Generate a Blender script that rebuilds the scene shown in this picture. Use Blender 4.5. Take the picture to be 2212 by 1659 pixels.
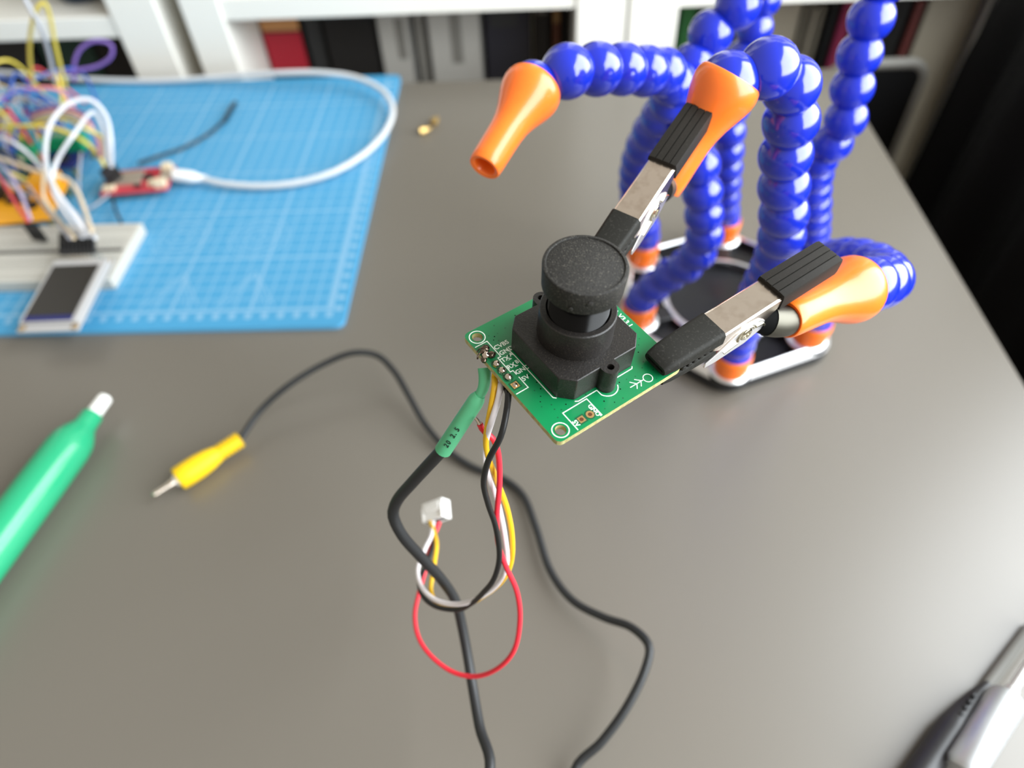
import bpy, bmesh, math, random
from math import sin, cos, pi, radians, sqrt
from mathutils import Vector, Matrix

# ------------------------------------------------------------------ clearing
for o in list(bpy.data.objects):
    bpy.data.objects.remove(o, do_unlink=True)
scn = bpy.context.scene
COL = scn.collection
S = 0.001                                   # the script is written in millimetres
random.seed(7)

# ------------------------------------------------------------------ camera
FPX, CX, CY, CAMH = 1548.446, 1106.0, 829.5, 301.396
_p, _r, _y = radians(49.4664), radians(-3.50777), radians(-3.26987)
def _m(rows): return Matrix(rows)
RC = (_m(((cos(_r), -sin(_r), 0), (sin(_r), cos(_r), 0), (0, 0, 1)))
      @ _m(((1, 0, 0), (0, -sin(_p), -cos(_p)), (0, cos(_p), -sin(_p))))
      @ _m(((cos(_y), -sin(_y), 0), (sin(_y), cos(_y), 0), (0, 0, 1))))   # world -> (right, down, forward)
RT = RC.transposed()
CAM = Vector((0, 0, CAMH))
cd = bpy.data.cameras.new('camera')
cam = bpy.data.objects.new('camera', cd); COL.objects.link(cam)
cd.sensor_fit = 'HORIZONTAL'
cd.sensor_width = 9.6
cd.lens = FPX / 2212 * 9.6
cd.clip_start = 0.005; cd.clip_end = 30
cd.dof.use_dof = True
cd.dof.focus_distance = 0.172
cd.dof.aperture_fstop = cd.lens / 2.9       # an entrance pupil of 2.9 mm, as on a phone
cd.dof.aperture_blades = 0
mw = Matrix.Identity(4)
for i in range(3):
    mw[i][0] = RC[0][i]; mw[i][1] = -RC[1][i]; mw[i][2] = -RC[2][i]
mw.translation = CAM * S
cam.matrix_world = mw
scn.camera = cam

# ------------------------------------------------------------------ light
w = bpy.data.worlds.new('room_light'); scn.world = w; w.use_nodes = True
wb = w.node_tree.nodes['Background']
wb.inputs['Color'].default_value = (1.0, 0.93, 0.81, 1)
wb.inputs['Strength'].default_value = 0.8
la = bpy.data.lights.new('window_daylight', 'AREA')
la.shape = 'RECTANGLE'; la.size = 1.1; la.size_y = 1.42; la.energy = 80; la.color = (0.89, 0.955, 1.0)
lo = bpy.data.objects.new('window_daylight', la); COL.objects.link(lo)
lo.location = (0.735, -0.085, 0.7)
lo.rotation_euler = (0, radians(90), 0)     # shines towards -X, into the room
scn.view_settings.view_transform = 'Standard'
scn.view_settings.look = 'None'
scn.view_settings.gamma = 1.0
scn.view_settings.exposure = -0.5
scn.view_settings.use_curve_mapping = False
scn.cycles.use_denoising = True
scn.cycles.max_bounces = 8

# ------------------------------------------------------------------ helpers: measuring
def ray(px, py):
    return RT @ Vector(((px - CX) / FPX, (py - CY) / FPX, 1.0))
def at(px, py, z):                          # point of that sight line on the level z
    d = ray(px, py); return CAM + d * ((z - CAMH) / d.z)
def far(px, py, D):                         # point of that sight line at distance D
    return CAM + ray(px, py) * D
def atY(px, py, Y):
    d = ray(px, py); return CAM + d * (Y / d.y)

# ------------------------------------------------------------------ helpers: materials
def lin(c):
    return tuple((v / 12.92 if v <= 0.04045 else ((v + 0.055) / 1.055) ** 2.4) for v in (x / 255 for x in c)) + (1,)
MATS = {}
def mat(name, rgb, rough=0.5, metal=0.0, spec=0.5, bump=None, vary=None, coat=0.0, sss=0.0, trans=0.0, alpha=1.0):
    m = bpy.data.materials.new(name); m.use_nodes = True
    nt = m.node_tree; b = nt.nodes['Principled BSDF']
    b.inputs['Base Color'].default_value = lin(rgb)
    b.inputs['Roughness'].default_value = rough
    b.inputs['Metallic'].default_value = metal
    b.inputs['Specular IOR Level'].default_value = spec
    b.inputs['Coat Weight'].default_value = coat
    b.inputs['Coat Roughness'].default_value = 0.08
    if sss:
        b.inputs['Subsurface Weight'].default_value = sss
        b.inputs['Subsurface Radius'].default_value = (0.004, 0.002, 0.002)
        b.inputs['Subsurface Scale'].default_value = 1.0
    b.inputs['Transmission Weight'].default_value = trans
    b.inputs['Alpha'].default_value = alpha
    tc = nt.nodes.new('ShaderNodeTexCoord')
    if bump:
        n = nt.nodes.new('ShaderNodeTexNoise'); n.inputs['Scale'].default_value = bump[0]; n.inputs['Detail'].default_value = 4
        bp = nt.nodes.new('ShaderNodeBump'); bp.inputs['Strength'].default_value = bump[1]; bp.inputs['Distance'].default_value = bump[2] if len(bump) > 2 else 0.0002
        nt.links.new(tc.outputs['Object'], n.inputs['Vector'])
        nt.links.new(n.outputs['Fac'], bp.inputs['Height']); nt.links.new(bp.outputs['Normal'], b.inputs['Normal'])
    if vary:                                # (scale, other colour, low, high)
        n = nt.nodes.new('ShaderNodeTexNoise'); n.inputs['Scale'].default_value = vary[0]; n.inputs['Detail'].default_value = 5
        r = nt.nodes.new('ShaderNodeMapRange'); r.inputs['From Min'].default_value = vary[2]; r.inputs['From Max'].default_value = vary[3]
        x = nt.nodes.new('ShaderNodeMix'); x.data_type = 'RGBA'
        x.inputs[6].default_value = lin(rgb); x.inputs[7].default_value = lin(vary[1])
        nt.links.new(tc.outputs['Object'], n.inputs['Vector'])
        nt.links.new(n.outputs['Fac'], r.inputs['Value']); nt.links.new(r.outputs['Result'], x.inputs[0])
        nt.links.new(x.outputs[2], b.inputs['Base Color'])
    MATS[name] = m
    return m

mat('table_laminate', (107, 101, 92), 0.34, spec=0.74, bump=(1600, 0.02, 0.00005))
mat('white_lacquer', (235, 232, 223), 0.45)
mat('wall_paint', (196, 190, 178), 0.8, bump=(60, 0.1, 0.001))
mat('floor_wood', (120, 95, 70), 0.5, vary=(6, (96, 74, 52), 0.3, 0.7))
mat('black_fabric', (17, 17, 18), 0.9, spec=0.15, bump=(700, 0.3, 0.0005))
mat('blue_plastic', (22, 44, 182), 0.2, spec=0.55, coat=0.6, sss=0.2)
mat('orange_plastic', (255, 120, 36), 0.3, spec=0.5, coat=0.2, sss=0.2)
mat('black_anodised', (26, 26, 28), 0.42, spec=0.5)
mat('bright_aluminium', (244, 243, 244), 0.34, 1.0)
mat('nickel', (225, 212, 200), 0.24, 1.0, vary=(300, (205, 190, 176), 0.45, 0.75))
mat('dark_nickel', (96, 93, 84), 0.5, 1.0)
mat('rivet_steel', (215, 208, 185), 0.2, 1.0)
mat('black_rubber', (31, 30, 26), 0.66, spec=0.22, bump=(2500, 0.12, 0.00008), vary=(1500, (56, 54, 50), 0.55, 0.8))
mat('ribbed_rubber', (32, 29, 25), 0.6, spec=0.22, bump=(3500, 0.15, 0.00006), vary=(1800, (66, 62, 57), 0.62, 0.85))
mat('dark_inside', (10, 10, 10), 0.9, spec=0.1)
mat('cap_plastic', (33, 31, 28), 0.58, spec=0.3, bump=(4200, 0.9, 0.00025), vary=(3000, (92, 88, 80), 0.56, 0.72))
mat('housing_plastic', (28, 25, 23), 0.42, spec=0.4, bump=(1800, 0.5, 0.00015), vary=(4200, (92, 84, 74), 0.6, 0.8))
mat('thread_black', (9, 8, 8), 0.2, spec=0.16)
mat('pcb_green', (9, 120, 68), 0.3, spec=0.5, coat=0.25, vary=(120, (14, 112, 66), 0.35, 0.7))
mat('pcb_edge', (178, 172, 118), 0.6, vary=(900, (150, 135, 84), 0.4, 0.7))
mat('silk_white', (232, 238, 226), 0.6)
mat('dark_green', (8, 78, 46), 0.4)
mat('solder', (205, 190, 176), 0.18, 1.0, bump=(900, 0.25, 0.0002))
mat('burnt_solder', (120, 104, 90), 0.28, 1.0, bump=(1300, 0.6, 0.0003), vary=(900, (50, 42, 36), 0.45, 0.7))
mat('gold_pad', (226, 182, 120), 0.3, 0.8)
mat('drill_brown', (92, 50, 24), 0.5, 0.3)
mat('wire_yellow', (226, 176, 22), 0.38, vary=(90, (190, 138, 14), 0.55, 0.75))
mat('wire_white', (222, 214, 214), 0.42)
mat('wire_black', (20, 20, 20), 0.4)
mat('wire_red', (222, 40, 56), 0.4)
mat('cable_black', (30, 31, 32), 0.5)
mat('shrink_green', (88, 176, 128), 0.42, spec=0.4, bump=(300, 0.2, 0.0003))
mat('print_dark', (26, 54, 40), 0.6)
mat('connector_white', (236, 234, 230), 0.45)
mat('plug_yellow', (238, 196, 22), 0.5, spec=0.3, bump=(500, 0.1, 0.0002))
mat('pin_metal', (222, 210, 196), 0.25, 1.0)
mat('pump_green', (36, 160, 112), 0.25, spec=0.5, coat=0.25)
mat('pump_tip', (240, 239, 234), 0.45)
mat('steel_brushed', (198, 200, 203), 0.42, 1.0)
mat('tool_black', (34, 32, 34), 0.4)
mat('brass', (206, 172, 108), 0.3, 1.0)
mat('breadboard_white', (192, 189, 180), 0.55)
mat('hole_grey', (70, 68, 64), 0.8)
mat('screen_dark', (38, 34, 31), 0.28, spec=0.4)
mat('bezel_white', (178, 176, 175), 0.4)
mat('board_red', (196, 58, 70), 0.42)
mat('board_blue', (26, 32, 96), 0.45)
mat('board_green', (18, 140, 92), 0.4)
mat('chip_silver', (190, 176, 160), 0.35, 0.6)
mat('chip_cream', (224, 206, 176), 0.5)
mat('chip_black', (24, 24, 26), 0.45)
mat('relay_orange', (240, 168, 30), 0.4)
mat('usb_white', (238, 238, 238), 0.35)
mat('cable_white', (206, 208, 210), 0.4)
for n, c in dict(blue=(50, 84, 160), yellow=(232, 210, 84), grey=(150, 150, 158), red=(206, 66, 74), orange=(232, 158, 50),
                 teal=(60, 130, 150), pink=(226, 140, 146), cream=(226, 206, 176), purple=(122, 92, 168), brown=(110, 78, 62),
                 black=(28, 28, 32), white=(206, 206, 210), green=(60, 150, 100), lilac=(184, 172, 206)).items():
    mat('jumper_' + n, c, 0.4)
for n, c in dict(red=(170, 22, 44), tan=(196, 138, 84), black=(18, 17, 17), charcoal=(40, 41, 42), grey=(176, 174, 168), slate=(122, 120, 114),
                 navy=(30, 30, 40), rust=(96, 54, 36), green=(34, 92, 42), beige=(168, 158, 140), magenta=(150, 48, 82), ochre=(150, 116, 70),
                 pine=(30, 62, 52), maroon=(96, 40, 36), stone=(140, 132, 116), blueblack=(22, 40, 62)).items():
    mat('book_' + n, c, 0.55)

# printed cutting mat
def cutting_mat_material(wid, dep):
    m = bpy.data.materials.new('mat_print'); m.use_nodes = True
    nt = m.node_tree; N = nt.nodes; L = nt.links
    b = N['Principled BSDF']; b.inputs['Roughness'].default_value = 0.55; b.inputs['Specular IOR Level'].default_value = 0.35
    tc = N.new('ShaderNodeTexCoord'); sx = N.new('ShaderNodeSeparateXYZ'); L.new(tc.outputs['Object'], sx.inputs[0])
    def M(op, a, bb=None, c=None):
        n = N.new('ShaderNodeMath'); n.operation = op
        for i, v in enumerate((a, bb, c)):
            if v is None: continue
            if isinstance(v, (int, float)): n.inputs[i].default_value = v
            else: L.new(v, n.inputs[i])
        return n.outputs[0]
    X = M('MULTIPLY', sx.outputs[0], 1000.0); Y = M('MULTIPLY', sx.outputs[1], 1000.0)   # mm from the near right corner
    U = M('SUBTRACT', M('MULTIPLY', X, -1.0), 10.0); V = M('SUBTRACT', Y, 15.0)
    def line(c, pitch, half):
        f = M('FRACT', M('ADD', M('DIVIDE', c, pitch), 0.5)); d = M('MULTIPLY', M('ABSOLUTE', M('SUBTRACT', f, 0.5)), pitch)
        return M('LESS_THAN', d, half)
    def near(c, v, half): return M('LESS_THAN', M('ABSOLUTE', M('SUBTRACT', c, v)), half)
    def between(c, a, bb): return M('MULTIPLY', M('GREATER_THAN', c, a), M('LESS_THAN', c, bb))
    inside = M('MULTIPLY', between(U, -1, wid - 44), between(V, -1, dep - 24))
    fine = M('MAXIMUM', line(U, 10, 0.55), line(V, 10, 0.55))
    bold = M('MAXIMUM', line(U, 50, 0.9), line(V, 50, 0.9))
    g = M('MULTIPLY', inside, M('MAXIMUM', M('MULTIPLY', fine, 0.55), M('MULTIPLY', bold, 0.72)))
    # scale band: a white bar beside the grid and figures along it
    tick_u = M('MULTIPLY', M('MULTIPLY', line(U, 10, 1.9), between(V, -7.5, -2.5)), between(U, -4, wid - 40))
    tick_v = M('MULTIPLY', M('MULTIPLY', line(V, 10, 1.9), between(U, -7.5, -2.5)), between(V, -4, dep - 22))
    bar = M('MAXIMUM', M('MULTIPLY', between(U, -1.5, 2.5), between(V, -1, dep - 24)), M('MULTIPLY', between(V, -1.2, 1.2), between(U, -1, wid - 44)))
    g = M('MAXIMUM', g, M('MULTIPLY', M('MAXIMUM', tick_u, tick_v), 0.75)); g = M('MAXIMUM', g, M('MULTIPLY', bar, 0.6))
    # printed circles and triangle fans
    for (cu, cv) in ((62, 72), (116, 74)):
        r = M('SQRT', M('ADD', M('POWER', M('SUBTRACT', U, cu), 2.0), M('POWER', M('SUBTRACT', V, cv), 2.0)))
        ring = M('MULTIPLY', line(r, 5, 0.45), M('LESS_THAN', r, 22.6))
        g = M('MAXIMUM', g, M('MULTIPLY', ring, 0.6))
    for (cu, cv) in ((55, 12), (102, 12)):
        for k in (0.8, 1.4, 2.2, 3.6):
            d = M('ABSOLUTE', M('SUBTRACT', M('MULTIPLY', M('ABSOLUTE', M('SUBTRACT', U, cu)), k + 0.9), M('SUBTRACT', cv + 24, V)))
            g = M('MAXIMUM', g, M('MULTIPLY', M('MULTIPLY', M('LESS_THAN', d, 0.9), between(V, cv - 8, cv + 24)), 0.6))
    mx = N.new('ShaderNodeMix'); mx.data_type = 'RGBA'
    mx.inputs[6].default_value = lin((70, 150, 194)); mx.inputs[7].default_value = lin((176, 202, 218))
    L.new(M('MULTIPLY', g, 0.55), mx.inputs[0]); L.new(mx.outputs[2], b.inputs['Base Color'])
    MATS['mat_print'] = m
mat('mat_edge', (84, 160, 204), 0.6)

# ------------------------------------------------------------------ helpers: objects
ORG = {}
def V3(*a):
    return Vector(a[0]) if len(a) == 1 else Vector(a)
def props(o, label=None, cat=None, group=None, kind=None):
    if label: o['label'] = label
    if cat: o['category'] = cat
    if group: o['group'] = group
    if kind: o['kind'] = kind
    return o
def thing(name, loc, label=None, cat=None, group=None, parent=None):
    o = bpy.data.objects.new(name, None); COL.objects.link(o); o.empty_display_size = 0.01
    loc = V3(loc)
    if parent is not None:
        o.parent = parent; o.location = (loc - ORG[parent]) * S
    else:
        o.location = loc * S
    ORG[o] = loc
    return props(o, label, cat, group)
def make_mesh(name, verts, faces, mats, midx=None, smooth=38, org=Vector((0, 0, 0))):
    me = bpy.data.meshes.new(name)
    me.from_pydata([((v[0] - org[0]) * S, (v[1] - org[1]) * S, (v[2] - org[2]) * S) for v in verts], [], faces)
    for m in (mats if isinstance(mats, (list, tuple)) else [mats]): me.materials.append(MATS[m])
    if midx: me.polygons.foreach_set('material_index', midx)
    me.update()
    bm = bmesh.new(); bm.from_mesh(me); bmesh.ops.recalc_face_normals(bm, faces=bm.faces); bm.to_mesh(me); bm.free()
    if smooth:
        me.polygons.foreach_set('use_smooth', [True] * len(me.polygons))
        me.set_sharp_from_angle(angle=radians(smooth))
    return me
def obj(name, geo, mats, parent=None, org=None, smooth=38, bevel=0, midx=None, label=None, cat=None, group=None, kind=None):
    verts, faces = geo[0], geo[1]
    if parent is not None: base = ORG[parent]
    elif org is not None: base = V3(org)
    else:
        n = len(verts); base = Vector((sum(v[0] for v in verts) / n, sum(v[1] for v in verts) / n, min(v[2] for v in verts)))
    if parent is not None and org is not None: base2 = V3(org)
    else: base2 = base
    me = make_mesh(name, verts, faces, mats, midx, smooth, base2)
    o = bpy.data.objects.new(name, me); COL.objects.link(o)
    if parent is not None: o.parent = parent; o.location = (base2 - base) * S
    else: o.location = base * S
    ORG[o] = base2
    if bevel:
        bv = o.modifiers.new('bevel', 'BEVEL'); bv.width = bevel * S; bv.segments = 2; bv.limit_method = 'ANGLE'; bv.angle_limit = radians(40)
    return props(o, label, cat, group, kind)

def merge(*geos):
    V, F = [], []
    for g in geos:
        k = len(V); V += [tuple(v) for v in g[0]]; F += [tuple(i + k for i in f) for f in g[1]]
    return V, F
def xf(geo, fr):                            # fr = (origin, x, y, z)
    o, x, y, z = fr
    return [tuple(o + x * v[0] + y * v[1] + z * v[2]) for v in geo[0]], geo[1]
def frame(o, xdir, up=(0, 0, 1)):
    x = V3(xdir).normalized(); z = V3(up); z = (z - x * z.dot(x)).normalized(); y = z.cross(x)
    return (V3(o), x, y, z)
def box(x0, x1, y0, y1, z0, z1):
    v = [(x, y, z) for z in (z0, z1) for y in (y0, y1) for x in (x0, x1)]
    return v, [(0, 2, 3, 1), (4, 5, 7, 6), (0, 1, 5, 4), (2, 6, 7, 3), (0, 4, 6, 2), (1, 3, 7, 5)]
def prism(poly, z0, z1):
    n = len(poly)
    v = [(p[0], p[1], z0) for p in poly] + [(p[0], p[1], z1) for p in poly]
    return v, [tuple(range(n))[::-1], tuple(range(n, 2 * n))] + [(i, (i + 1) % n, n + (i + 1) % n, n + i) for i in range(n)]
def loft(rings, cap0=True, cap1=True):
    n = len(rings[0]); V = [tuple(p) for r in rings for p in r]; F = []
    for k in range(len(rings) - 1):
        for i in range(n):
            j = (i + 1) % n
            F.append((k * n + i, k * n + j, (k + 1) * n + j, (k + 1) * n + i))
    if cap0: F.append(tuple(range(n))[::-1])
    if cap1: F.append(tuple(range((len(rings) - 1) * n, len(rings) * n)))
    return V, F
def lathe(prof, seg=32, cap0=True, cap1=True):   # prof: (r, z)
    rings = [[(r * cos(2 * pi * i / seg), r * sin(2 * pi * i / seg), z) for i in range(seg)] for r, z in prof]
    return loft(rings, cap0, cap1)
def rrect(w_, h_, r, n=4):
    pts = []
    for cx, cy, a0 in ((w_ / 2 - r, h_ / 2 - r, 0), (-w_ / 2 + r, h_ / 2 - r, 90), (-w_ / 2 + r, -h_ / 2 + r, 180), (w_ / 2 - r, -h_ / 2 + r, 270)):
        for k in range(n + 1):
            a = radians(a0 + 90 * k / n); pts.append((cx + r * cos(a), cy + r * sin(a)))
    return pts
def spline(P, step):
    P = [V3(p) for p in P]
    Q = [P[0] * 2 - P[1]] + P + [P[-1] * 2 - P[-2]]
    dense = []
    for i in range(1, len(Q) - 2):
        p0, p1, p2, p3 = Q[i - 1], Q[i], Q[i + 1], Q[i + 2]
        t0 = 0.0; t1 = t0 + max((p1 - p0).length, 1e-6) ** .5; t2 = t1 + max((p2 - p1).length, 1e-6) ** .5; t3 = t2 + max((p3 - p2).length, 1e-6) ** .5
        for k in range(24):
            t = t1 + (t2 - t1) * k / 24
            A1 = p0 * ((t1 - t) / (t1 - t0)) + p1 * ((t - t0) / (t1 - t0)); A2 = p1 * ((t2 - t) / (t2 - t1)) + p2 * ((t - t1) / (t2 - t1)); A3 = p2 * ((t3 - t) / (t3 - t2)) + p3 * ((t - t2) / (t3 - t2))
            B1 = A1 * ((t2 - t) / (t2 - t0)) + A2 * ((t - t0) / (t2 - t0)); B2 = A2 * ((t3 - t) / (t3 - t1)) + A3 * ((t - t1) / (t3 - t1))
            dense.append(B1 * ((t2 - t) / (t2 - t1)) + B2 * ((t - t1) / (t2 - t1)))
    dense.append(P[-1])
    L = [0]
    for a, b in zip(dense, dense[1:]): L.append(L[-1] + (b - a).length)
    n = max(2, round(L[-1] / step)); out = []; j = 0
    for k in range(n + 1):
        s = L[-1] * k / n
        while j < len(L) - 2 and L[j + 1] < s: j += 1
        d = L[j + 1] - L[j]
        out.append(dense[j].lerp(dense[j + 1], (s - L[j]) / d if d > 1e-9 else 0))
    return out
def sweep(P, r, seg=10, cap=True):          # r: number or function of 0..1
    n = len(P); T = []
    for i in range(n):
        T.append((P[min(i + 1, n - 1)] - P[max(i - 1, 0)]).normalized())
    u = T[0].orthogonal().normalized(); rings = []
    for i in range(n):
        u = (u - T[i] * u.dot(T[i])).normalized(); v = T[i].cross(u)
        rr = r(i / (n - 1)) if callable(r) else r
        rings.append([tuple(P[i] + u * (rr * cos(2 * pi * k / seg)) + v * (rr * sin(2 * pi * k / seg))) for k in range(seg)])
    return loft(rings, cap, cap)
def tube(P, r, step=2.5, seg=10):
    return sweep(spline(P, step), r, seg)
def rod(a, b, r, seg=16):
    a, b = V3(a), V3(b); f = frame(a, b - a, (0.13, 0.31, 0.94))
    g = lathe([(r, 0), (r, (b - a).length)], seg)
    o, x, y, z = f
    return xf(g, (o, y, z, x))
def lathe_at(prof, o, axis, seg=32, cap0=True, cap1=True):
    f = frame(o, axis, (0.13, 0.31, 0.94)); return xf(lathe(prof, seg, cap0, cap1), (f[0], f[2], f[3], f[1]))
def blob(c, rx, ry, rz, fr=None, seg=14, jit=0.0, rnd=None):
    V, F = [], []; rings = 8
    for i in range(1, rings):
        th = pi * i / rings
        for k in range(seg):
            ph = 2 * pi * k / seg; j = 1 + (rnd.uniform(-jit, jit) if rnd else 0)
            V.append((rx * sin(th) * cos(ph) * j, ry * sin(th) * sin(ph) * j, rz * cos(th) * j))
    top = len(V); V.append((0, 0, rz)); bot = len(V); V.append((0, 0, -rz))
    for i in range(rings - 2):
        for k in range(seg):
            a = i * seg + k; b = i * seg + (k + 1) % seg; F.append((a, b, b + seg, a + seg))
    for k in range(seg):
        F.append((top, (k + 1) % seg, k)); q = (rings - 2) * seg; F.append((bot, q + k, q + (k + 1) % seg))
    f = fr or (Vector((0, 0, 0)), Vector((1, 0, 0)), Vector((0, 1, 0)), Vector((0, 0, 1)))
    f = (V3(c), f[1], f[2], f[3])
    return xf((V, F), f)
def flat_shape(loops, depth):               # outline with holes -> solid, via a filled 2D curve
    cu = bpy.data.curves.new('outline', 'CURVE'); cu.dimensions = '2D'; cu.fill_mode = 'BOTH'; cu.extrude = depth / 2
    for lp in loops:
        sp = cu.splines.new('POLY'); sp.points.add(len(lp) - 1); sp.use_cyclic_u = True
        for i, p in enumerate(lp): sp.points[i].co = (p[0], p[1], 0, 1)
    return curve_geo(cu)
def curve_geo(cu):
    o = bpy.data.objects.new('outline', cu); COL.objects.link(o)
    bpy.context.view_layer.update()
    me = bpy.data.meshes.new_from_object(o.evaluated_get(bpy.context.evaluated_depsgraph_get()))
    V = [tuple(v.co) for v in me.vertices]; F = [tuple(p.vertices) for p in me.polygons]
    bpy.data.objects.remove(o, do_unlink=True); bpy.data.meshes.remove(me)
    return V, F
def text_geo(s, size, bold=0.02, depth=0.03, align='LEFT'):
    cu = bpy.data.curves.new('lettering', 'FONT'); cu.body = s; cu.size = size; cu.offset = bold * size; cu.extrude = depth / 2
    cu.align_x = align; cu.resolution_u = 3; cu.fill_mode = 'BOTH'
    return curve_geo(cu)
def circle(cx, cy, r, n=28):
    return [(cx + r * cos(2 * pi * i / n), cy + r * sin(2 * pi * i / n)) for i in range(n)]
def stroke(pts, wd, closed=False):          # flat ribbon along a 2D polyline, as a thin solid
    n = len(pts); P = [Vector((p[0], p[1], 0)) for p in pts]; out = []
    for i in range(n):
        a = P[i - 1] if (i > 0 or closed) else P[i]; b = P[(i + 1) % n] if (i < n - 1 or closed) else P[i]
        d0 = (P[i] - a); d1 = (b - P[i])
        d0 = d0.normalized() if d0.length > 1e-6 else d1.normalized(); d1 = d1.normalized() if d1.length > 1e-6 else d0
        m = (d0 + d1); m = m.normalized() if m.length > 1e-6 else d0
        nrm = Vector((-m.y, m.x, 0)); k = 1 / max(0.5, nrm.dot(Vector((-d0.y, d0.x, 0))))
        out.append((P[i] + nrm * (wd / 2 * k), P[i] - nrm * (wd / 2 * k)))
    V, F = [], []
    for l, r in out: V += [(l.x, l.y, 0), (r.x, r.y, 0), (l.x, l.y, 0.03), (r.x, r.y, 0.03)]
    for i in range(n if closed else n - 1):
        a = 4 * i; b = 4 * ((i + 1) % n)
        F += [(a + 2, a + 3, b + 3, b + 2), (a, b, b + 1, a + 1), (a, a + 2, b + 2, b), (a + 1, b + 1, b + 3, a + 3)]
    return V, F

# ================================================================== SETTING
FLOOR = -735.0
obj('floor', box(-2200, 800, -1500, 1300, FLOOR - 40, FLOOR), 'floor_wood', org=(0, 0, FLOOR), kind='structure')
obj('wall_back', box(-2200, 800, 1200, 1260, FLOOR, 1800), 'wall_paint', org=(0, 1200, FLOOR), kind='structure')
WR = 760.0
wr = obj('wall_right', merge(box(WR, WR + 60, -1500, -800, FLOOR, 1800), box(WR, WR + 60, 650, 1200, FLOOR, 1800),
                             box(WR, WR + 60, -800, 650, FLOOR, 120), box(WR, WR + 60, -800, 650, 1280, 1800)), 'wall_paint', org=(WR, 0, FLOOR), kind='structure')
wn = thing('window_1', (WR, -75, 120)); wn['kind'] = 'structure'
for nm, g in (('frame_rail', box(WR - 5, WR + 45, -800, 650, 120, 165)), ('frame_rail', box(WR - 5, WR + 45, -800, 650, 1235, 1280)),
              ('frame_stile', box(WR - 5, WR + 45, -800, -755, 165, 1235)), ('frame_stile', box(WR - 5, WR + 45, 605, 650, 165, 1235)),
              ('mullion', box(WR - 5, WR + 45, -100, -50, 165, 1235))):
    obj(nm, g, 'white_lacquer', wn, bevel=3)

# ------------------------------------------------------------------ table
TX0, TX1, TY0, TY1 = -950.0, 259.0, -520.0, 606.0
tb = thing('table', ((TX0 + TX1) / 2, 43, FLOOR), 'long grey laminate table carrying the electronics', 'table')
obj('table_top', box(TX0, TX1, TY0, TY1, -26, 0), 'table_laminate', tb, bevel=1.2)
for x in (TX0 + 60, TX1 - 60):
    for y in (TY0 + 60, TY1 - 60):
        obj('leg', box(x - 25, x + 25, y - 25, y + 25, FLOOR, -26), 'black_anodised', tb, bevel=2)

# ------------------------------------------------------------------ bookcases
BY = 640.0
def bookcase(xl0, xl1, xr0, xr1, zs, label):
    t = thing('bookcase', ((xl0 + xr1) / 2, BY + 195, FLOOR), label, 'bookcase')
    for a, b in ((xl0, xl1), (xr0, xr1)):
        obj('side_panel', box(a, b, BY, BY + 390, FLOOR, 740), 'white_lacquer', t, bevel=1)
    for z in [zs + 351 * k for k in range(-1, 2)]:
        obj('shelf', box(xl1, xr0, BY + 2, BY + 385, z, z + 18), 'white_lacquer', t, bevel=0.8)
    obj('bottom_board', box(xl1, xr0, BY, BY + 390, FLOOR, FLOOR + 38), 'white_lacquer', t, bevel=1)
    obj('top_board', box(xl1, xr0, BY, BY + 390, 702, 740), 'white_lacquer', t, bevel=1)
    return t
bookcase(-713, -671, -364, -322, 31.5, 'white bookcase behind the jumper wire tangle')
bookcase(-301, -267, 38, 80.5, 42, 'white bookcase behind the blue cutting mat, with red and grey books')
bookcase(83, 125, 431, 473, 39.5, 'white bookcase behind the blue arms, next to the black curtain')

def book(xa, xb, col, label, top=24, dy=0, bands=(), zb=None):
    zb = -290.5 if xb < 40 and xa > -300 else (-293.0 if xa > 0 else -301.0)
    t = thing('book', ((xa + xb) / 2, BY + 75 + dy + 90, zb), label, 'book', 'books on the bookcase shelves')
    y0 = BY + 75 + dy; g = 0.6
    obj('cover', merge(box(xa + g, xb - g, y0, y0 + 3, zb, top), box(xa + g, xa + g + 2.2, y0, y0 + 180, zb, top), box(xb - g - 2.2, xb - g, y0, y0 + 180, zb, top)), col, t, bevel=0.6)
    obj('page_block', box(xa + g + 2.2, xb - g - 2.2, y0 + 3, y0 + 176, zb + 3, top - 3), 'silk_white', t)
    for (fa, fb, z0, z1, c) in bands:
        w_ = xb - xa
        obj('spine_print', box(xa + w_ * fa, xb - w_ * fb, y0 - 0.5, y0 + 1, z0, z1), c, t)
    return t
def bx_(px): return atY(px, 80, BY + 75).x
def books(rows):
    for pa, pb, c, lab, top, dy, bands in rows: book(bx_(pa), bx_(pb), c, lab, top, dy, bands)
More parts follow.
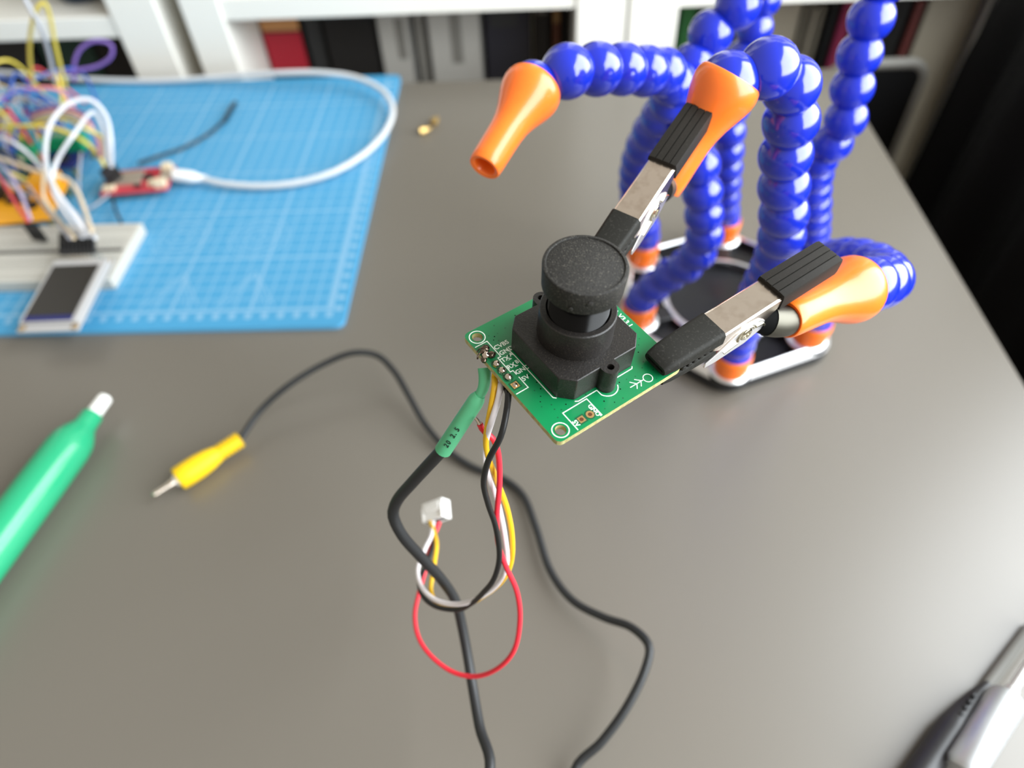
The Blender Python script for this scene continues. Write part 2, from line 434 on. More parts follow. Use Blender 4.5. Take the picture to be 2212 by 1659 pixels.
books([
    (565, 655, 'book_black', 'black-spined book with tan and crimson blocks, at the end of the shelf row', 30, 0, ((.04, .04, 2, 22, 'book_tan'), (.04, .04, -42, 0, 'book_red'))),
    (656, 700, 'book_charcoal', 'charcoal book between the crimson-printed spine and the wide black spine', 28, 3, ()),
    (701, 814, 'book_black', 'wide plain black book beside the light grey books', 30, -2, ()),
    (815, 890, 'book_grey', 'light grey book with dark spine print, beside the wide black book', 29, 0, ((.55, .2, -30, 10, 'book_slate'),)),
    (891, 922, 'book_slate', 'thin slate grey book between two light grey ones', 27, 4, ()),
    (923, 1043, 'book_grey', 'broad light grey book with a dark slanted title, beside the navy book', 29, 0, ((.42, .38, -36, 12, 'book_slate'),)),
    (1046, 1150, 'book_navy', 'wide navy black book above the empty orange nozzle', 30, 0, ((.15, .3, -2, 14, 'book_charcoal'),)),
    (1151, 1190, 'book_black', 'narrow black book next to the rust spine', 27, 2, ((.2, .2, 8, 18, 'book_slate'),)),
    (1191, 1212, 'book_rust', 'thin rust brown book near the bookcase side', 26, 0, ((.2, .2, 0, 18, 'book_ochre'),)),
    (1213, 1230, 'book_black', 'thin black book against the white bookcase side', 26, 4, ()),
    (1462, 1500, 'book_green', 'green book at the start of the row behind the blue arms', 28, 0, ()),
    (1501, 1560, 'book_pine', 'dark pine green book behind the curled blue arm', 26, 2, ()),
    (1561, 1640, 'book_black', 'black book half hidden by the topmost blue segments', 26, 0, ()),
    (1641, 1720, 'book_beige', 'beige book right of the topmost blue segments', 20, 0, ()),
    (1721, 1738, 'book_stone', 'thin stone coloured book next to the beige one', 6, 2, ()),
    (1739, 1756, 'book_beige', 'slim cream book in the middle of three pale ones', 4, 0, ()),
    (1757, 1774, 'book_stone', 'thin pale book beside the black one', 5, 3, ()),
    (1775, 1799, 'book_black', 'slim black book beside the magenta spine', 12, 0, ()),
    (1800, 1832, 'book_magenta', 'magenta book left of the upright blue arm', 14, 0, ()),
    (1833, 1880, 'book_charcoal', 'charcoal book behind the upright blue arm', 16, 0, ()),
    (1881, 1950, 'book_black', 'wide black book right of the upright blue arm', 18, 2, ()),
    (1951, 1975, 'book_maroon', 'maroon book in the shade near the curtain', 8, 0, ()),
    (1976, 2090, 'book_stone', 'thick stone coloured book in the shade beside the curtain', 22, 0, ()),
])
book(-640, -585, 'book_pine', 'dark green book low behind the jumper wires', 12, 0)
book(-584, -500, 'book_charcoal', 'charcoal book behind the yellow jumper loop', 12, 0)
book(-499, -440, 'book_pine', 'dark pine book behind the purple jumper loop', 12, 4)
book(-439, -398, 'book_black', 'black book at the end of the row behind the purple loop', 12, 0)
# dark blue pot on the shelf above
P = at(183, -8, 49.6)
obj('bowl', lathe_at([(0, 0.2), (17, 0.2), (20, 2), (34, 28), (40, 60), (37, 60), (31, 29), (17, 6), (0, 5)], P, (0, 0, 1), 36, False, False), 'book_blueblack',
    label='dark blue bowl standing on the white shelf', cat='bowl')

# ------------------------------------------------------------------ framed panel and curtain
pn = thing('chair', (306, 620, FLOOR), 'black chair with a grey rounded back frame behind the table corner', 'chair')
def rounded_panel(xa, xb, z0, z1, y, r):
    return [(xa + xb) / 2 + p[0] for p in rrect(xb - xa, z1 - z0, r, 5)], [(z0 + z1) / 2 + p[1] for p in rrect(xb - xa, z1 - z0, r, 5)]
xs, zs_ = rounded_panel(262, 343, -330, -6, 622, 14)
loop = [Vector((a, 622, b)) for a, b in zip(xs, zs_)]
obj('back_frame', sweep(loop + [loop[0]], 5.0, 10), 'book_slate', pn)
xs2, zs2 = rounded_panel(265, 340, -327, -9, 622, 12)
obj('backrest', loft([[(a, 618, b) for a, b in zip(xs2, zs2)], [(a, 626, b) for a, b in zip(xs2, zs2)]]), 'black_fabric', pn)
for x in (268, 338):
    obj('leg', rod((x, 622, FLOOR), (x, 622, -325), 9), 'book_slate', pn)
obj('seat', box(252, 348, 505, 616, -318, -290), 'black_fabric', pn, bevel=8)

blk = thing('black_curtain', (388, 400, FLOOR), 'black pleated curtain on a low dark rail beside the right table edge', 'curtain')
RZ = 66.0
obj('rail', rod((388, 150, RZ), (388, 632, RZ), 7), 'black_anodised', blk)
for y in (158, 626):
    obj('post', rod((388, y, FLOOR), (388, y, RZ), 8), 'black_anodised', blk)
pts = []; n = 150
for i in range(n + 1):
    y = 172 + (616 - 172) * i / n
    x = 13 * sin(i / n * 2 * pi * 4.5 + 0.6) + 4 * sin(i / n * 2 * pi * 11 + 1)
    pts.append((x, y))
rings = []
for z, k, off in ((-715, 1.15, -24), (-400, 1.05, -20), (-150, 1.0, -17), (0, .85, -14), (40, .5, -11), (60, .2, -9), (72, .1, -3), (75.5, .05, 0)):
    rings.append([(388 + off + x * k + 1.2 * sin(z * .01 + y * .02), y, z) for x, y in pts] + [(388 + off + x * k + (2.2 if z < 70 else 1.0) + 1.2 * sin(z * .01 + y * .02), y, z - (0 if z < 70 else .6)) for x, y in reversed(pts)])
obj('cloth', loft(rings), 'black_fabric', blk, smooth=80)

# ================================================================== CUTTING MAT
MW, MD = 450.0, 311.0
cutting_mat_material(MW, MD)
mp = [(p[0] - MW / 2 - 116, p[1] + MD / 2 + 303) for p in rrect(MW, MD, 6, 5)]
gm = prism(mp, 0.0, 3.0)
mo = obj('cutting_mat', gm, ['mat_print', 'mat_edge'], org=(-116, 303, 0), midx=[1, 0] + [1] * (len(gm[1]) - 2), smooth=30,
         label='light blue cutting mat printed with a white centimetre grid', cat='cutting mat')

# ================================================================== CAMERA MODULE
B0 = Vector((4.144, 92.194, 172.85))
_R = None
U = Vector((0.801, 0.597, -0.024)).normalized(); Vv = Vector((-0.593, 0.799, 0.097)); Vv = (Vv - U * Vv.dot(U)).normalized(); Nn = U.cross(Vv)
BF = (B0, U, Vv, Nn)
def bp(s, t, z=0): return B0 + U * s + Vv * t + Nn * z
cm = thing('camera_module', bp(19, 19, -1.5), 'green camera circuit board with a black capped lens, held by two clips', 'camera module')
outline = []
for cx, cy, a0 in ((36.5, 36.5, 0), (1.5, 36.5, 90), (1.5, 1.5, 180), (36.5, 1.5, 270)):
    for k in range(4):
        a = radians(a0 + 30 * k); outline.append((cx + 1.5 * cos(a), cy + 1.5 * sin(a)))
holes = [(2.6, 2.6), (2.6, 35.4), (35.4, 2.6), (35.4, 35.4)]
g = flat_shape([outline] + [circle(x, y, 1.35, 24) for x, y in holes], 1.5)
g = ([(v[0], v[1], v[2] - 0.75) for v in g[0]], g[1])
mi = [0 if abs(sum(g[0][i][2] for i in f) / len(f)) < 1e-3 or abs(sum(g[0][i][2] for i in f) / len(f) + 1.5) < 1e-3 else 1 for f in g[1]]
pcb = obj('circuit_board', xf(g, BF), ['pcb_green', 'pcb_edge'], cm, midx=mi, smooth=30)
def onboard(geo, z=0.0): return xf(([(v[0], v[1], v[2] + z) for v in geo[0]], geo[1]), BF)
for i, (x, y) in enumerate(holes):
    obj('hole_wall', onboard(lathe([(1.36, 0.02), (1.36, -1.52), (1.28, -1.52), (1.28, 0.02), (1.36, 0.02)], 24, False, False)[0:2] if False else
        ([(v[0] + x, v[1] + y, v[2]) for v in lathe([(1.36, 0.02), (1.36, -1.5), (1.26, -1.5), (1.26, 0.02)], 24, False, False)[0]], lathe([(1.36, 0.02), (1.36, -1.5), (1.26, -1.5), (1.26, 0.02)], 24, False, False)[1])), 'pcb_edge', pcb)
    pts = circle(x, y, 1.95, 30)
    obj('silkscreen_ring', onboard(stroke(pts, 0.24, True), 0.01), 'silk_white', pcb)
def silk(pts, wd=0.24, closed=False): obj('silkscreen_line', onboard(stroke(pts, wd, closed), 0.01), 'silk_white', pcb, smooth=0)
silk([(0.35, 33.0), (3.85, 33.0), (3.85, 27.25), (3.0, 27.25), (3.0, 22.15), (3.75, 22.15), (3.75, 20.7)])
silk([(3.75, 19.9), (3.75, 16.15), (0.3, 16.15)])
silk([(6.2, 28.4), (6.6, 27.4), (6.75, 26.0), (6.7, 10.6), (7.3, 10.0)])
arc = [(18.95 + 2.75 * cos(radians(a)), 6.0 + 2.75 * sin(radians(a))) for a in range(205, 341, 12)]
silk([(10.2, 6.9), (10.9, 6.45), (16.4, 6.45)] + arc)
silk([(22.2, 6.6), (27.5, 6.6), (28.0, 7.1)])
silk([(5.85, 0.4), (5.85, 5.9), (12.9, 5.9), (12.9, 0.4)])
silk(circle(28.75, 2.35, 1.15, 24), 0.22, True)
for a, b in (((27.6, 2.55), (23.4, 2.6)), ((26.95, 2.6), (25.75, 3.85)), ((25.35, 2.6), (24.3, 3.9)), ((26.8, 2.6), (25.8, 1.4)), ((25.5, 2.6), (24.5, 1.4))):
    silk([a, b], 0.22)
def letters(s, x, y, ang, size, bold=0.02):
    g = text_geo(s, size, bold); c, sn = cos(radians(ang)), sin(radians(ang))
    obj('lettering', onboard(([(x + v[0] * c - v[1] * sn, y + v[0] * sn + v[1] * c, v[2] + 0.02) for v in g[0]], g[1])), 'silk_white', pcb, smooth=0)
letters('CVBS', 4.0, 29.55, 0, 1.75)
letters('GND', 4.05, 27.45, 0, 1.75)
letters('TX', 3.15, 25.45, 0, 1.75); letters('_', 4.75, 25.45, 0, 1.75); letters('A', 5.75, 25.9, 0, 1.5)
letters('RX', 3.1, 22.95, 0, 1.75); letters('_', 4.85, 22.95, 0, 1.75); letters('B', 5.65, 23.3, 0, 1.5)
letters('GND', 3.85, 20.6, 0, 1.75)
letters('5V', 3.95, 18.2, 0, 1.75)
letters('0A V3.3.1', 35.75, 24.2, -90, 1.9)
letters('GND', 11.75, 4.3, -90, 1.6, 0.02); letters('-', 12.2, 0.9, -90, 1.75, 0.03)
letters('5V', 6.1, 2.9, -90, 1.6, 0.02)
rnd = random.Random(3)
vias = [(1.8, 34), (5.2, 34.2), (6.2, 33.2), (7.4, 33.6), (5.4, 32.4), (6.3, 31.6), (8.2, 36.2), (14.5, 36), (10, 34), (15, 8.4), (8, 7.4), (5.2, 9.2), (4.6, 12.5), (6.2, 6.8), (5.0, 7.8),
        (4.2, 5.6), (4.4, 14.6), (14.6, 1.4), (15.8, 3.1), (17.6, 1.5), (20, 1.3), (21.2, 3.6), (22.3, 5.2), (24.3, 4.9), (26.6, 4.4), (29.7, 5.4), (31.2, 6.6), (32.2, 9.5), (33.8, 11.2),
        (31.6, 12), (33.2, 14), (35.3, 12.6), (34.6, 16.4), (31.5, 3.4), (30.4, 1.1), (5.6, 26.4), (5.0, 21.9), (6.0, 18.9), (6.3, 16.2), (5.9, 14.2), (13.5, 7.0), (3.0, 10), (3.6, 11.3)]
for x, y in vias:
    r = rnd.uniform(0.13, 0.2)
    obj('via', onboard(([(v[0] + x, v[1] + y, v[2]) for v in lathe([(0.01, 0.015), (r, 0.015), (r, 0.0)], 10, False, False)[0]], lathe([(0.01, 0.015), (r, 0.015), (r, 0.0)], 10, False, False)[1])), 'dark_green' if rnd.random() > .4 else 'dark_inside', pcb, smooth=0)
# pads
def pad_square(x, y, w_, mt, hole='drill_brown'):
    p = obj('solder_pad', onboard(prism([(x - w_ / 2, y - w_ / 2), (x + w_ / 2, y - w_ / 2), (x + w_ / 2, y + w_ / 2), (x - w_ / 2, y + w_ / 2)], 0, 0.06)), mt, pcb)
    obj('pad_border', onboard(stroke([(x - w_ / 2 - .18, y - w_ / 2 - .18), (x + w_ / 2 + .18, y - w_ / 2 - .18), (x + w_ / 2 + .18, y + w_ / 2 + .18), (x - w_ / 2 - .18, y + w_ / 2 + .18)], 0.34, True), 0.005), 'dark_green', pcb)
    obj('drill_hole', onboard(prism(circle(x, y, 0.5, 18), 0.05, 0.075)), hole, pcb)
pad_square(8.3, 2.15, 1.6, 'gold_pad')
obj('solder_pad', onboard(prism(circle(10.75, 2.1, 0.98, 26), 0, 0.06)), 'gold_pad', pcb)
obj('pad_border', onboard(stroke(circle(10.75, 2.1, 1.15, 26), 0.3, True), 0.005), 'dark_green', pcb)
obj('drill_hole', onboard(prism(circle(10.75, 2.1, 0.5, 18), 0.05, 0.075)), 'drill_brown', pcb)
pad_square(1.65, 18.4, 1.7, 'gold_pad', 'dark_inside')
obj('solder_joint', blob(bp(1.65, 18.4, 0.1), 0.62, 0.62, 0.35, BF), 'solder', cm)
for t in (25.85, 23.45, 21.05):
    obj('solder_joint', blob(bp(1.6, t, 0.25), 0.9, 0.95, 0.85, BF, jit=0.05, rnd=rnd), 'solder', cm)
    obj('pad_border', onboard(stroke(circle(1.55, t, 1.12, 24), 0.26, True), 0.005), 'dark_green', pcb)
for (s_, t, z, a, b, c, m_) in ((1.9, 30.9, 0.7, 1.0, 1.05, 0.8, 'burnt_solder'), (1.0, 30.4, 0.9, 0.9, 0.7, 0.55, 'burnt_solder'), (0.9, 29.2, 0.7, 1.05, 0.9, 0.9, 'solder'),
                            (2.1, 28.5, 0.6, 1.0, 0.9, 0.85, 'burnt_solder'), (0.0, 28.7, -0.1, 0.7, 0.9, 0.8, 'burnt_solder')):
    obj('solder_joint', blob(bp(s_, t, z), a, b, c, BF, jit=0.12, rnd=rnd), m_, cm)
obj('copper_strand', tube([bp(1.2, 30.6, 1.2), bp(0.3, 30.5, 0.8), bp(-0.7, 30.3, 0.3), bp(-1.0, 30.0, -0.4)], 0.22, 0.4, 8), 'burnt_solder', cm)
obj('copper_strand', tube([bp(1.6, 31.2, 1.3), bp(0.5, 31.4, 1.0), bp(-0.4, 31.3, 0.4)], 0.15, 0.4, 8), 'burnt_solder', cm)

# lens housing
cz = 19.0; a_ = 11.75; ch = 3.0
octa = [(cz - a_ + ch, cz - a_), (cz + a_ - ch, cz - a_), (cz + a_, cz - a_ + ch), (cz + a_, cz + a_ - ch), (cz + a_ - ch, cz + a_), (cz - a_ + ch, cz + a_), (cz - a_, cz + a_ - ch), (cz - a_, cz - a_ + ch)]
hs = obj('lens_housing', onboard(prism(octa, 0.0, 7.3)), 'housing_plastic', cm, bevel=0.25, smooth=25)
def lug(t, sgn):
    pr = []
    for a in range(0, 181, 18):
        pr.append((cz + 2.15 * cos(radians(a)), t + sgn * 2.15 * sin(radians(a))))
    pr += [(cz - 2.15, t - sgn * 1.2), (cz + 2.15, t - sgn * 1.2)]
    g = flat_shape([pr, circle(cz, t + sgn * 0.2, 0.85, 18)], 7.3)
    l = obj('screw_lug', onboard(g, 3.66), 'housing_plastic', hs, smooth=30)
    obj('screw_hole', onboard(prism(circle(cz, t + sgn * 0.2, 0.84, 18), 4.5, 5.2)), 'dark_inside', hs)
lug(6.3, -1); lug(31.7, 1)
def axial(prof, seg=64, cap0=True, cap1=True): return onboard(([(v[0] + cz, v[1] + cz, v[2]) for v in lathe(prof, seg, cap0, cap1)[0]], lathe(prof, seg, cap0, cap1)[1]))
obj('lens_mount', axial([(8.95, 7.2), (8.95, 7.6), (8.85, 15.0), (8.6, 15.3), (7.45, 15.3), (7.2, 15.0), (7.2, 10.5)], 72, False, False), 'housing_plastic', hs)
prof = [(6.9, 9.0)]
z = 13.2
while z < 22.0:
    prof += [(6.75, z), (7.0, z + 0.2), (6.75, z + 0.4)]; z += 0.5
prof += [(7.0, 22.5), (7.0, 23.2)]
obj('lens_barrel', axial(prof, 64, True, True), 'thread_black', cm, smooth=50)
capo = obj('lens_cap', axial([(7.4, 22.5), (8.75, 22.5), (8.95, 22.75), (9.2, 28.3), (9.1, 28.65), (8.85, 28.8), (8.45, 28.78), (8.3, 28.45), (8.2, 28.5), (0.01, 28.62)], 80, False, False), 'cap_plastic', cm)
def side_pip(ang, z, r):
    a = radians(ang); c = bp(cz + 9.05 * cos(a), cz + 9.05 * sin(a), z); out = U * cos(a) + Vv * sin(a)
    obj('moulding_mark', lathe_at([(r, -0.2), (r, 0.18), (r * .7, 0.3), (0.01, 0.3)], c, out, 14, False, False), 'cap_plastic', capo)
side_pip(238, 26.2, 0.75); side_pip(214, 24.0, 0.5)

# ================================================================== HELPING HANDS
HC = Vector((108.5, 312, 0)); HANG = (-98, -38.5, 20, 81, 140, 198.5)
feet = [Vector((102, 255, 0)), Vector((149, 277, 0)), Vector((162, 329, 0)), Vector((118, 368, 0)), Vector((65, 347, 0)), Vector((57, 294, 0))]
hh = thing('helping_hands', HC, 'six-armed blue helping hands stand with orange nozzles on a black base', 'helping hands')
def hexring(r, z, rc):                     # rounded hexagon with its corners at the sockets
    cs = [(HC.x + r * cos(radians(a)), HC.y + r * sin(radians(a))) for a in HANG]
    out = []
    for i in range(6):
        p = Vector(cs[i]); a = (Vector(cs[i - 1]) - p).normalized(); b = (Vector(cs[(i + 1) % 6]) - p).normalized()
        for k in range(6):
            t = k / 5; q = (p + a * rc * (1 - t)).lerp(p + b * rc * t, t) if False else ((p + a * rc) * (1 - t) ** 2 + p * 2 * t * (1 - t) + (p + b * rc) * t ** 2)
            out.append((q.x, q.y, z))
    return out
obj('base_plate', loft([hexring(66, 0.5, 10), hexring(67, 1.5, 10), hexring(67, 6.0, 10)]), 'black_anodised', hh)
obj('rim', loft([hexring(67, 6.0, 10), hexring(67, 7.6, 10), hexring(64.4, 11.8, 10), hexring(62.4, 12.4, 10), hexring(61.2, 11.6, 9), hexring(61.2, 6.0, 9)], False, False), ['black_anodised', 'bright_aluminium'], hh,
    midx=[0] * 36 + [1] * 72 + [1] * 36 + [0] * 36, smooth=50)
for i, f_ in enumerate(feet):
    d = (f_ - HC).normalized(); c = f_ - d * 1.0
    obj('socket_boss', lathe_at([(11.2, 5.9), (11.2, 11.0), (10.2, 12.2), (8.8, 12.4), (8.4, 11.8), (8.4, 6)], c, (0, 0, 1), 32, False, True), ['black_anodised', 'bright_aluminium'], hh, midx=[0] * 32 + [1] * 64 + [0] * 65, smooth=50)
    e = HC + d * 40; nrm = Vector((-d.y, d.x, 0))
    obj('spoke', xf(box(30 - 40, 8, -5, 5, 5.9, 11.2), (Vector((e.x, e.y, 0)), d, nrm, Vector((0, 0, 1)))), 'black_anodised', hh, bevel=0.8)
obj('tray_ring', lathe_at([(35, 5.9), (35, 10.6), (33.6, 11.6), (31.8, 11.4), (30.5, 9.5), (30, 6.2)], HC, (0, 0, 1), 64, False, False), ['black_anodised', 'bright_aluminium'], hh, midx=[0] * 64 + [1] * 128 + [0] * 128, smooth=50)
obj('tray', lathe_at([(30.2, 6.6), (24, 6.2), (7, 6.1), (5, 6.8), (0.01, 6.9)], HC, (0, 0, 1), 48, False, False), 'black_anodised', hh)

seg_prof = []
for k in range(0, 17):
    th = radians(168 - k * (168 - 14) / 16); seg_prof.append((8.75 * sin(th), 8.75 * cos(th)))
gseg = lathe([(5.2, -7.4)] + [(r, z) for r, z in seg_prof if z > -7.2] , 28, True, True)
seg_me = make_mesh('arm_segment', gseg[0], gseg[1], 'blue_plastic', smooth=60)
noz_prof = [(3.3, 9.0), (3.5, 0.5), (3.8, 0.1), (4.9, 0.0), (5.2, 0.4), (5.35, 3), (5.45, 10), (5.6, 15), (6.0, 18.5), (6.9, 22), (8.1, 25.3), (9.15, 28.2), (9.7, 30.4), (9.85, 32.0), (9.7, 33.6), (9.3, 34.8), (8.8, 35.3), (8.4, 34.8), (8.2, 31)]
gnoz = lathe(noz_prof, 40, True, True)
noz_me = make_mesh('nozzle', gnoz[0], gnoz[1], 'orange_plastic', smooth=55)
gsok = lathe([(8.6, 5.5), (8.7, 12), (9.3, 18), (9.6, 22), (9.5, 24.5), (9.0, 25), (8.4, 24), (7.5, 18)], 36, True, True)
sok_me = make_mesh('socket', gsok[0], gsok[1], 'orange_plastic', smooth=55)
def place(me, name, pos, axis, parent, label=None, spin=0.0):
    o = bpy.data.objects.new(name, me); COL.objects.link(o); o.parent = parent
    q = V3(axis).normalized().to_track_quat('Z', 'Y')
    o.rotation_mode = 'QUATERNION'; o.rotation_quaternion = q
    o.location = (V3(pos) - ORG[parent]) * S
    ORG[o] = V3(pos)
    if label: o['label'] = label
    return o
PITCH = 13.0
def arm(foot, pts, nozzle=None, label=None):
    a = thing('flexible_arm', foot, parent=hh)
    if label: a['label'] = label
    d = (foot - HC).normalized()
    place(sok_me, 'socket', foot - d * 0.0, (0, 0, 1), a, 'orange ball socket')
    P = [foot + Vector((0, 0, 24))] + [V3(p) for p in pts]
    if nozzle:
        tip, fl = nozzle; P.append(fl + (fl - tip).normalized() * 1.5)
    path = spline(P, PITCH)
    for i, p in enumerate(path):
        t = path[min(i + 1, len(path) - 1)] - path[max(i - 1, 0)]
        place(seg_me, 'arm_segment', p, t, a)
    if nozzle:
        ax = (fl - tip).normalized(); place(noz_me, 'nozzle', fl - ax * 32, ax, a, 'orange nozzle')
    return a
F = far
NZ1 = (at(1449, 382, 176), F(1566, 190, 205)); NZ2 = (F(1694, 691, 189), F(1838, 626, 206))
arm(feet[0], [F(1606, 705, 345), F(1640, 630, 312), F(1676, 560, 280), F(1692, 485, 258), F(1693, 420, 246), F(1696, 350, 235), F(1703, 285, 226), F(1716, 225, 217), F(1702, 172, 211), F(1672, 152, 206), F(1640, 148, 203)],
    NZ1, 'blue segmented arm holding the upper clip')
arm(feet[1], [F(1762, 640, 352), F(1775, 590, 326), F(1805, 562, 300), F(1845, 562, 278), F(1880, 572, 264), F(1906, 590, 249), F(1912, 606, 234), F(1890, 612, 222)],
    NZ2, 'blue segmented arm holding the lower clip')
arm(feet[2], [F(1756, 540, 405), F(1757, 490, 380), F(1757, 440, 360), F(1757, 390, 342), F(1770, 340, 325), F(1800, 305, 312), F(1824, 265, 303), F(1836, 215, 296), F(1846, 160, 289), F(1864, 92, 281), F(1888, 22, 274), F(1915, -50, 268), F(1940, -130, 262)], None, 'blue segmented arm rising out of view near the curtain')
arm(feet[3], [F(1566, 450, 432), F(1568, 400, 412), F(1571, 340, 392), F(1576, 270, 374), F(1590, 190, 360), F(1612, 110, 350), F(1630, 60, 344), F(1643, 15, 338), F(1655, -60, 330), F(1660, -140, 322)], None, 'blue segmented arm at the back of the base')
arm(feet[4], [F(1394, 500, 415), F(1378, 445, 385), F(1374, 390, 358), F(1385, 335, 332), F(1410, 280, 310), F(1440, 232, 292), F(1458, 190, 277), F(1440, 160, 266), F(1402, 155, 256), F(1345, 150, 246), F(1288, 150, 238), F(1225, 155, 232)],
    (F(1048, 358, 222), F(1146, 200, 231)), 'blue segmented arm with an empty orange nozzle')
arm(feet[5], [F(1390, 640, 386), F(1440, 598, 366), F(1492, 566, 348), F(1520, 520, 332), F(1521, 465, 318), F(1516, 400, 305), F(1508, 330, 295), F(1498, 250, 288), F(1492, 175, 282), F(1508, 108, 278), F(1556, 50, 274), F(1610, -5, 268), F(1660, -70, 262), F(1700, -140, 256)], None, 'blue segmented arm curling up behind the upper clip')

# ---- alligator clips (x from the jaw tip to the handle end, z = 0 on the upper face)
def ringx(x, w_, z0, z1, r, n=4):
    return [(x, p[0], (z0 + z1) / 2 + p[1]) for p in rrect(w_, z1 - z0, r, n)]
def sleeve(xs):                             # hollow rubber sleeve
    outer = [ringx(*a) for a in xs]
    a0 = xs[0]; inner = [ringx(a0[0], a0[1] - 1.6, a0[2] + .8, a0[3] - .8, max(.3, a0[4] - .6)), ringx(a0[0] + 4.5, a0[1] - 2.2, a0[2] + 1.1, a0[3] - 1.1, max(.3, a0[4] - .8))]
    V, Fc = loft(outer[::-1] + inner, True, True)
    return V, Fc
def clip(fr, name_label, noz, roll):
    ca, sa = cos(radians(roll)), sin(radians(roll)); fr = (fr[0], fr[1], (fr[2] * ca + fr[3] * sa) * 0.84, fr[3] * ca - fr[2] * sa)
    c = thing('alligator_clip', fr[0], parent=hh); c['label'] = name_label
    T = lambda g: xf(g, fr)
    body = obj('upper_lever', T(merge(
        loft([[(18, -4.5, -1.0), (18, 4.5, -1.0), (18, 4.5, -1.7), (18, -4.5, -1.7)], [(38, -4.5, -0.6), (38, 4.5, -0.6), (38, 4.5, -1.4), (38, -4.5, -1.4)], [(43, -4.5, -0.8), (43, 4.5, -0.8), (43, 4.5, -1.6), (43, -4.5, -1.6)]]),
        *[xf(prism([(18, -1.0), (43, -0.9), (43, -2.2), (39.5, -4.4), (36, -6.6), (33.5, -9.4), (29.5, -10.4), (25, -10.2), (18, -5.4)], s_ * 4.5 - .35, s_ * 4.5 + .35), (Vector((0, 0, 0)), Vector((1, 0, 0)), Vector((0, 0, 1)), Vector((0, -1, 0)))) for s_ in (-1, 1)])), 'nickel', c, bevel=0.3)
    for s_ in (-1, 1):
        o2 = obj('lower_side_plate', T(xf(prism([(16, -8.6), (21, -6.6), (25, -4.0), (29, -2.9), (33, -3.4), (35.5, -5.4), (36, -8.4), (30, -10.8), (20, -11.0), (16, -10.4)], s_ * 5.0 - .3, s_ * 5.0 + .3), (Vector((0, 0, 0)), Vector((1, 0, 0)), Vector((0, 0, 1)), Vector((0, -1, 0))))), 'bright_aluminium', c, bevel=0.15)
        f2 = (Vector((28.8, s_ * 5.3, -5.9)), Vector((1, 0, 0)), Vector((0, 0, 1)), Vector((0, s_ * 1.0, 0)))
        obj('rivet', T(xf(lathe([(1.9, -0.6), (1.9, 0.35), (1.6, 0.65), (1.0, 0.7), (0.9, 0.2), (0.01, 0.2)], 24, False, False), f2)), 'rivet_steel', c)
        P = [Vector((28.8 + 2.6 * cos(a), s_ * 5.5, -6.2 + 2.6 * sin(a))) for a in [radians(k) for k in range(20, 230, 15)]] + [Vector((22, s_ * 5.5, -8.6))]
        obj('spring_wire', T(sweep(P, 0.33, 8)), 'rivet_steel', c)
        obj('spring_wire', T(sweep([Vector((32.0, s_ * 5.5, -5.2)), Vector((34.4, s_ * 5.5, -5.6)), Vector((35.8, s_ * 5.5, -7.2))], 0.4, 8)), 'rivet_steel', c)
    q0 = fr[0] + fr[1] * 34.5 - fr[3] * 7.4; nt, nf = noz; na = (nf - nt).normalized(); q1 = nt + na * 6
    lp = spline([q0, nt - na * 1.5, q1], 0.8); kk = int(len(lp) * 0.36)
    obj('lower_lever', sweep(lp[kk:], 4.2, 22), 'dark_nickel', c)
    obj('spring_core', sweep(lp[:kk + 1], lambda t: 3.3 + 0.7 * t, 22), 'dark_inside', c)
    obj('jaw_cover', T(sleeve([(2.0, 8.2, -3.5, -1.1, 1.1), (2.8, 8.8, -3.8, -0.7, 1.3), (5.2, 9.5, -4.0, -0.1, 1.5), (9, 9.9, -4.2, 0.05, 1.4), (20.4, 10.4, -4.7, 0.2, 1.3)])), 'black_rubber', c, label='black rubber jaw cover')
    obj('jaw_cover', T(sleeve([(2.5, 8.2, -7.8, -5.8, 0.9), (5, 8.8, -8.3, -5.75, 1.0), (10, 9.2, -8.8, -5.6, 1.2), (19.5, 9.5, -9.4, -5.7, 1.3)])), 'black_rubber', c, label='black rubber jaw cover')
    for k in range(6):
        obj('jaw_tooth', T(lathe_at([(0.55, -4.6), (0.75, -4.4), (0.75, 4.4), (0.55, 4.6)], Vector((8.6 + k * 1.9, 0, -5.1)), (0, 1, 0), 8)), 'black_rubber', c)
    # ribbed grip
    prof = [(-5.2, -4.6), (-5.2, -0.6), (-4.9, 0.35)]
    for gx in (-2.55, 0.0, 2.55): prof += [(gx - 0.22, 0.5), (gx - 0.1, 0.1), (gx + 0.1, 0.1), (gx + 0.22, 0.5)]
    prof += [(4.9, 0.35), (5.2, -0.6), (5.2, -4.6), (4.0, -4.9), (-4.0, -4.9)]
    rg = [[(40.2, y, z_ - 0.05) for y, z_ in prof], [(40.5, y, z_) for y, z_ in prof], [(61.0, y, z_ - 0.1) for y, z_ in prof], [(62.0, y * 0.96, z_ * 0.9 - 0.3) for y, z_ in prof]]
    obj('grip_sleeve', T(loft(rg)), 'ribbed_rubber', c, smooth=20, label='ribbed black grip sleeve')
    return c
E1 = Vector((46.3, 190.5, 196.0)); D1 = Vector((23.2, 33.4, 12.0)).normalized()
E2 = at(1789, 544, 179.0); D2 = (E2 - at(1412, 779, 176.5)).normalized()
clip(frame(E1 - D1 * 61, D1), 'alligator clip gripping the board behind the lens', NZ1, 5)
clip(frame(E2 - D2 * 61, D2), 'alligator clip gripping the board corner in front', NZ2, 7)

